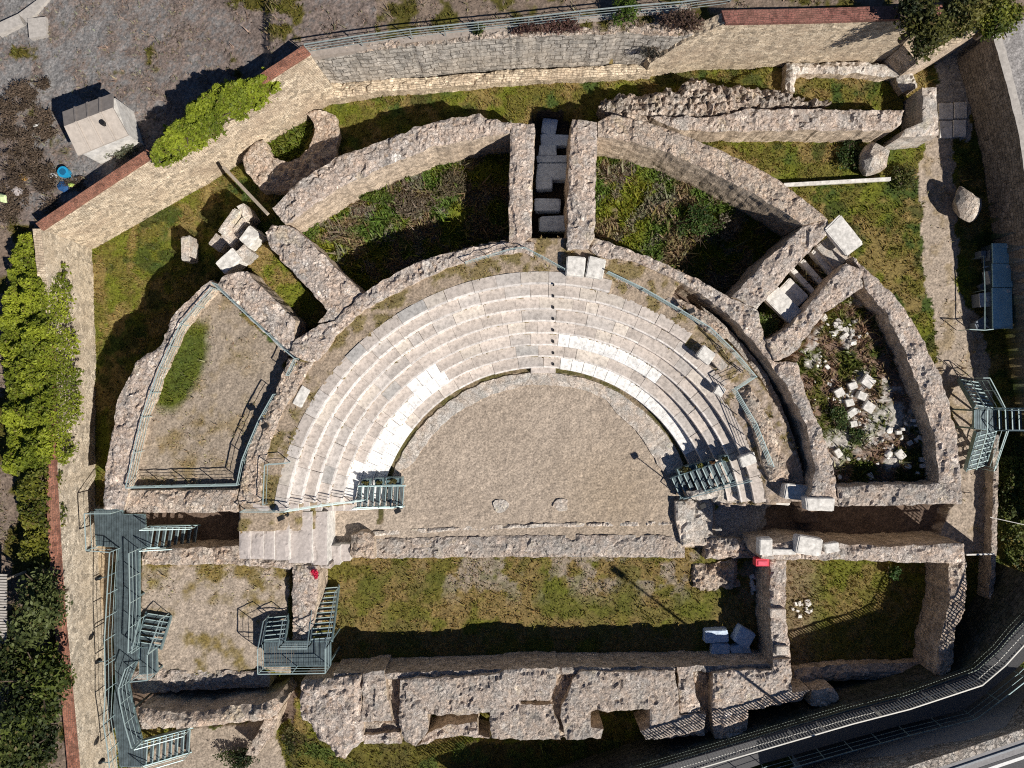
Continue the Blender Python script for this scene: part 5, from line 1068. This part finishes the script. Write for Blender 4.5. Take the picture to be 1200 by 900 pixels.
for i, (lb, x, y, z, rx, ry, h, n, c0, c1, dead) in enumerate([
    ('small green bush on the soil strip just below the top railing', 738, 13, 5.2, .8, 1.0, 1.3, 1500, (.03, .06, .008), (.10, .16, .02), False),
    ('large dry brown bush right of the small green bush on the top wall', 802, 22, 5.2, 1.3, .95, 1.1, 1400, (.05, .03, .022), (.16, .10, .075), True),
    ('dry reddish bush on the soil strip above the grey wall', 625, 31, 5.1, 1.1, .5, .7, 900, (.07, .035, .03), (.19, .11, .09), True),
    ('dry reddish bush next along the soil strip above the grey wall', 662, 29, 5.1, 1.0, .5, .7, 900, (.06, .03, .025), (.17, .09, .075), True),
    ('tiny green bush on the soil strip below the left railing', 560, 33, 5.1, .4, .4, .5, 350, (.03, .05, .01), (.10, .13, .02), False),
    ('spiky grey plant growing out of the grey wall near the beige one', 764, 62, 3.6, .7, .5, .5, 260, (.03, .03, .025), (.10, .09, .07), True),
    ('grey leafy bush leaning on the hut wall', 137, 172, 3.6, 1.0, .8, 1.3, 1200, (.05, .06, .035), (.17, .18, .12), True),
    ('dark leafy bush cut by the bottom edge on the pale sand', 280, 893, .2, 1.5, .7, 1.1, 1700, (.015, .03, .01), (.06, .085, .02), False),
    ('deep green leafy bush in the top right cell of weeds', 822, 262, .4, 1.5, 1.3, .8, 2200, (.02, .05, .01), (.075, .13, .025), False),
    ('dry straw coloured bush beside the deep green one in the weedy cell', 852, 268, .4, .9, .9, .7, 800, (.12, .10, .07), (.27, .23, .17), True),
    ('green bush at the right end of the beam on the lawn', 1064, 205, .5, 1.0, 1.0, .8, 1300, (.03, .05, .01), (.12, .13, .03), False),
    ('deep green bush beside the boulder on the right lawn', 998, 178, .6, .9, 1.4, .7, 1500, (.02, .045, .01), (.07, .11, .02), False),
    ('dark green weed bush left of the squared stones in the right cell', 982, 487, 2.2, .7, .9, .5, 900, (.02, .045, .012), (.08, .12, .03), False),
    ('green weed bush below the squared stones in the right cell', 1003, 509, 2.2, .6, .5, .45, 700, (.03, .06, .015), (.10, .14, .03), False),
    ('green weeds in the lower right corner of the stone cell', 1066, 560, 2.1, 1.0, .35, .4, 700, (.02, .045, .01), (.08, .12, .02), False),
    ('leafy weeds in the grassy hollow of the marble corridor', 900, 380, 2.5, .9, .75, .5, 1300, (.03, .055, .012), (.11, .15, .03), False),
    ('dark weed bush on the shaded edge of the east grassy room', 1047, 671, .2, .45, .5, .7, 600, (.02, .05, .01), (.05, .12, .02), False),
    ('bright weeds at the left end of the top left cell', 362, 270, .5, 1.0, .8, .7, 1300, (.04, .075, .01), (.14, .20, .03), False),
    ('row of green weeds under the curved wall of the top left cell', 445, 232, .5, 1.6, .6, .6, 1500, (.035, .065, .01), (.12, .17, .025), False),
    ('dry grey brown scrub in the middle of the top left cell', 478, 238, .4, 1.7, 1.1, .5, 1300, (.10, .08, .055), (.22, .18, .13), True),
    ('dry scrub on the right of the top left cell', 535, 215, .4, 1.4, 1.0, .45, 1000, (.08, .07, .04), (.18, .15, .09), True),
    ('small dark bush at the lower left by the slanting wall stub', 340, 866, .2, .7, .9, .6, 700, (.03, .045, .01), (.11, .10, .03), False)]):
    shrub(lb, x, y, z, rx, ry, h, n, .075, c0, c1, seed=60 + i, dead=dead)
mat_plant('dark green creeper bank on the right edge below the metal stairs', [(1182, 512), (1215, 510), (1235, 600), (1230, 700), (1182, 625), (1179, 560)], .6, 1.1, 7000, .11, (.03, .05, .012), (.15, .18, .035), 'creeper', 'creeper', 15)
rg_ = random.Random(4)
for i in range(34):
    x, y = rg_.uniform(0, 150), rg_.uniform(95, 255)
    if 60 < x and y < 190 or x * .66 + y > 285: x, y = rg_.uniform(0, 55), rg_.uniform(120, 235)
    gq = P(x, y, 3.6); shrub('dry brown brush on the gravel around the hut and litter', x, y, ground_z(gq[0], gq[1]), rg_.uniform(.5, 1.0), rg_.uniform(.4, .8), rg_.uniform(.3, .6), 420, .055, (.07, .05, .035), (.20, .145, .105), name='dry_brush', cat='brush', seed=140 + i, dead=True, group='dry brush on the gravel', shell=.2)

# low kerb wall at the right, corrugated roof at left edge
wall('kerb_wall', 'narrow low kerb wall running down beside the right creeper bank', 'kerb', [(1166, 510), (1172, 510), (1170, 640), (1166, 720), (1160, 720), (1164, 640)], 1.2, 0, M_RUBG, edge=.03)
rf = empty('corrugated_roof', P(-10, 720, 3.2), 'pale ribbed roof sheet cut by the left edge', 'roof sheet')
m = MB()
for i in range(26):
    a, b = P(-60, 672 + i * 3.3, 5.2), P(8, 674 + i * 3.3, 5.0); m.bar(a, b, .1, .06)
m.build('rib', M_CONC, rf); m = MB(); m.hexa([P(-60, 672, 4.9), P(-60, 760, 4.9), P(8, 762, 4.9), P(8, 674, 4.9)], [P(-60, 672, 5.1), P(-60, 760, 5.1), P(8, 762, 4.95), P(8, 674, 4.95)]); m.build('sheet', plain_mat('roof_sheet', (.16, .15, .15), .7), rf)
m = MB(); 
for x, y in ((-55, 680), (4, 680), (-55, 755), (4, 755)): p = P(x, y, 4.9); m.bar((p[0], p[1], 3.1), (p[0], p[1], 4.95), .1)
m.build('leg', M_WOOD, rf)
# paving in the shaded corner at upper right
for i, (x0_, y0_, x1_, y1_) in enumerate([(1101, 120, 1118, 139), (1119, 119, 1134, 138), (1102, 141, 1117, 161), (1118, 140, 1133, 160)]):
    q = MB(); q.prism([P(x0_, y0_, .62), P(x1_, y0_, .62), P(x1_, y1_, .62), P(x0_, y1_, .62)], .2, .56 + .02 * (i % 2)); tag(q.build('paving_slab', M_WHT, None, .03), ['upper left', 'upper right', 'lower left', 'lower right'][i] + ' slab of the four shaded paving slabs by the pillar', 'paving slab', 'shaded paving slabs')

# ------------------------------------------------------------------ footway and road at lower right
ZF, ZRD = 3.3, 5.9
ztail = lambda x: ZF + max(0, (x - 1151) / 110.0) * 1.3
Np = [(560, 985), (770, 915), (800, 906), (1000, 848), (1066, 831), (1151, 803), (1178, 780), (1200, 756), (1260, 695)]
Sp = [(600, 1000), (850, 925), (900, 908), (1000, 880), (1066, 862), (1144, 843), (1172, 822), (1205, 796), (1275, 730)]
NW_ = [(*P(x, y, ztail(x) + 1.05)[:2], ztail(x)) for x, y in Np]; SW_ = [(*P(x, y, ztail(x) + 1.05)[:2], ztail(x)) for x, y in Sp]
def poly_slab(name, a, b, zt, zb, mat, w3=False):
    V, F = [], []
    for p, q in zip(a, b):
        for v, top in ((p, 1), (q, 1), (q, 0), (p, 0)):
            if w3: V.append((v[0], v[1], v[2] if top else zb))
            else: V.append((*P(v[0], v[1], zt)[:2], zt if top else zb))
    n = len(a)
    for i in range(n - 1):
        o = 4 * i; F += [(o, o + 4, o + 5, o + 1), (o + 1, o + 5, o + 6, o + 2), (o + 2, o + 6, o + 7, o + 3), (o + 3, o + 7, o + 4, o)]
    F += [(0, 1, 2, 3), (4 * n - 1, 4 * n - 2, 4 * n - 3, 4 * n - 4)]
    me = bpy.data.meshes.new(name); me.from_pydata(V, [], F); me.update(); bm_flip(me); return link(name, me, mat)
tag(poly_slab('footway', NW_, SW_, 0, -.3, M_ASPH, True), kind='structure')
fv = []
for (p, q) in zip(NW_[:-1], NW_[1:]): fv.append((p, q))
fw2 = [(x, y) for x, y, z in NW_] + [(x * .985 + sx * .015, y * .985 + sy * .015) for (x, y, z), (sx, sy, sz) in list(zip(NW_, SW_))[::-1]]
fw3 = [(x - (sx - x) * .06, y - (sy - y) * .06) for (x, y, z), (sx, sy, sz) in zip(NW_, SW_)] + [(x + (sx - x) * .04, y + (sy - y) * .04) for (x, y, z), (sx, sy, sz) in list(zip(NW_, SW_))[::-1]]
fz = [z - .12 for *_, z in NW_]
wall('retaining_wall', 'shaded rubble wall carrying the dark footway at lower right', 'retaining wall', fw3, fz + fz[::-1], -.3, M_ASPH, masonry_mat('shade_green_masonry', (.10, .095, .08), (.06, .065, .05), (.03, .03, .025), .5, .25, weather=(.04, .05, .02)), world=True, stone=None, edge=.03)  # near-black masonry colour stands for deep shade, green weathering for growth
M_WMET = plain_mat('white_metal', (.62, .61, .56), .5, 0, .12)
bal = rail_w('balustrade', [(x, y, z, z + 1.05) for x, y, z in NW_], 'white balustrade with close uprights along the lower right footway', 'balustrade', w=.06, mids=1, posts=1.6, mat=M_WMET)
u_ = MB()
for a, b in zip(NW_[:-1], NW_[1:]):
    a, b = Vector(a), Vector(b); n = int((b - a).length / .16)
    for i in range(n): p = a.lerp(b, i / n); u_.bar(p + Vector((0, 0, .1)), p + Vector((0, 0, 1.04)), .045)
u_.build('uprights', M_WMET, bal)['kind'] = 'stuff'
NO = [(x - (SW_[i][0] - x) * .32, y - (SW_[i][1] - y) * .32, z) for i, (x, y, z) in enumerate(NW_)]
rail_w('railing', [(x, y, z - .3, z + .5) for x, y, z in NO], 'thin dark wire railing outside the white balustrade at lower right', w=.035, mids=2, posts=2.2, mat=plain_mat('green_grey_metal', (.10, .13, .11), .5, .2))
for i, (x, y, z) in enumerate([NO[j] for j in (2, 3, 4, 5, 6, 7)]):
    pass
rail_w('railing', [(x, y, z, z + 1.05) for x, y, z in SW_], 'teal grey mesh railing between the dark footway and the pitched stone wall', w=.045, mids=2, posts=1.5, mat=M_GALV)
# pitched stone revetment and road
E0 = [(960, 940), (1000, 922), (1060, 900), (1125, 879), (1200, 854), (1290, 820)]; E1 = [(980, 952), (1020, 934), (1072, 909), (1132, 889), (1200, 866), (1290, 833)]
f0 = [(870, 918), (1000, 884), (1066, 866), (1143, 848), (1205, 806), (1275, 750)]
V, F = [], []
for (a, b, c) in zip(f0, E0, E1):
    V += [(*P(*a, 2.2)[:2], 2.2), P(*b, ZRD), P(*c, ZRD), (*P(*c, ZRD)[:2], ZRD - .4)]
for i in range(5):
    o = 4 * i; F += [(o, o + 4, o + 5, o + 1), (o + 1, o + 5, o + 6, o + 2), (o + 2, o + 6, o + 7, o + 3)]
me = bpy.data.meshes.new('revetment_wall'); me.from_pydata(V, [], F); me.update(); bm_flip(me)
tag(link('revetment_wall', me, M_COB), 'pitched stone wall with pale polygonal stones below the road', 'retaining wall')
E2 = [(1000, 1100), (1040, 1080), (1100, 1060), (1170, 1040), (1260, 1010), (1400, 960)]
tag(poly_slab('road', E1, [(x + 0, y) for x, y in E2], ZRD - .02, -.3, M_ASPL), kind='structure')
def stripe(name, off0, off1, mat, dz):
    q = []
    a = [(x + .3 * (y2 - y) * 0, y + off0) for (x, y), (x2, y2) in zip(E1, E2)]; b = [(x, y + off1) for x, y in E1]
    o = poly_slab(name, a, b, ZRD + dz, ZRD - .2, mat); tag(o, kind='structure')
stripe('kerb_strip', 6.5, 9, plain_mat('kerb', (.30, .32, .34), .8), .05); stripe('road_lane', 16, 110, M_ASPH, -.008); stripe('road_marking', 19.5, 23.5, M_PAINT, -.002)
# street lamp standing on the road verge beyond the bottom of the picture
lx, ly = (364) * U, -(406) * U
lp = empty('street_lamp', (lx, ly, ZRD), 'tall street lamp on the road verge whose shadow crosses the pit', 'street lamp')
m = MB(); m.cyl((lx, ly, ZRD - .3), (lx, ly, 12.6), .09, .06, 10); m.build('pole', M_GALV, lp); m = MB(); m.bar((lx, ly, 12.5), (lx - .5, ly + .4, 12.75), .07); m.build('arm', M_GALV, lp); m = MB(); m.box((lx - .6, ly + .45, 12.72), .9, .4, .16, R(142)); m.build('lamp_head', M_GALV, lp, .03)

# ------------------------------------------------------------------ light, sky, camera
EL, AZ = R(42), math.atan2(-.61, .79)
sun = bpy.data.lights.new('sun', 'SUN'); sun.energy = 4.8; sun.angle = R(.5); sun.color = (1, .94, .85)
so = bpy.data.objects.new('sun', sun); COL.objects.link(so)
d = Vector((-math.cos(AZ) * math.cos(EL), -math.sin(AZ) * math.cos(EL), -math.sin(EL))); so.rotation_euler = d.to_track_quat('-Z', 'Y').to_euler(); so.location = (20, -20, 60)
w = bpy.data.worlds.new('World'); sc.world = w; w.use_nodes = True; nt = w.node_tree; nt.nodes.clear()
sk = nt.nodes.new('ShaderNodeTexSky'); sk.sky_type = 'NISHITA'; sk.sun_disc = False; sk.sun_elevation = EL; sk.sun_rotation = math.pi / 2 - AZ
sk.air_density = .6; sk.dust_density = .0; sk.ozone_density = 5.0
bg = nt.nodes.new('ShaderNodeBackground'); bg.inputs[1].default_value = .05; wo = nt.nodes.new('ShaderNodeOutputWorld')
nt.links.new(sk.outputs[0], bg.inputs[0]); nt.links.new(bg.outputs[0], wo.inputs[0])
cam = bpy.data.cameras.new('camera'); cam.sensor_width = 36; cam.sensor_fit = 'HORIZONTAL'; cam.lens = 18 / (600 * S / H); cam.clip_end = 2000
co = bpy.data.objects.new('camera', cam); COL.objects.link(co); co.location = (0, 0, H); co.rotation_euler = (0, 0, 0); sc.camera = co
vs = sc.view_settings; vs.view_transform = 'Standard'; vs.look = 'None'; vs.exposure = 0.2; vs.gamma = 1; vs.use_curve_mapping = False
sc.cycles.use_denoising = False; sc.cycles.pixel_filter_type = 'BLACKMAN_HARRIS'; sc.cycles.filter_width = 1.1
sc.cycles.max_bounces = 5; sc.cycles.diffuse_bounces = 2
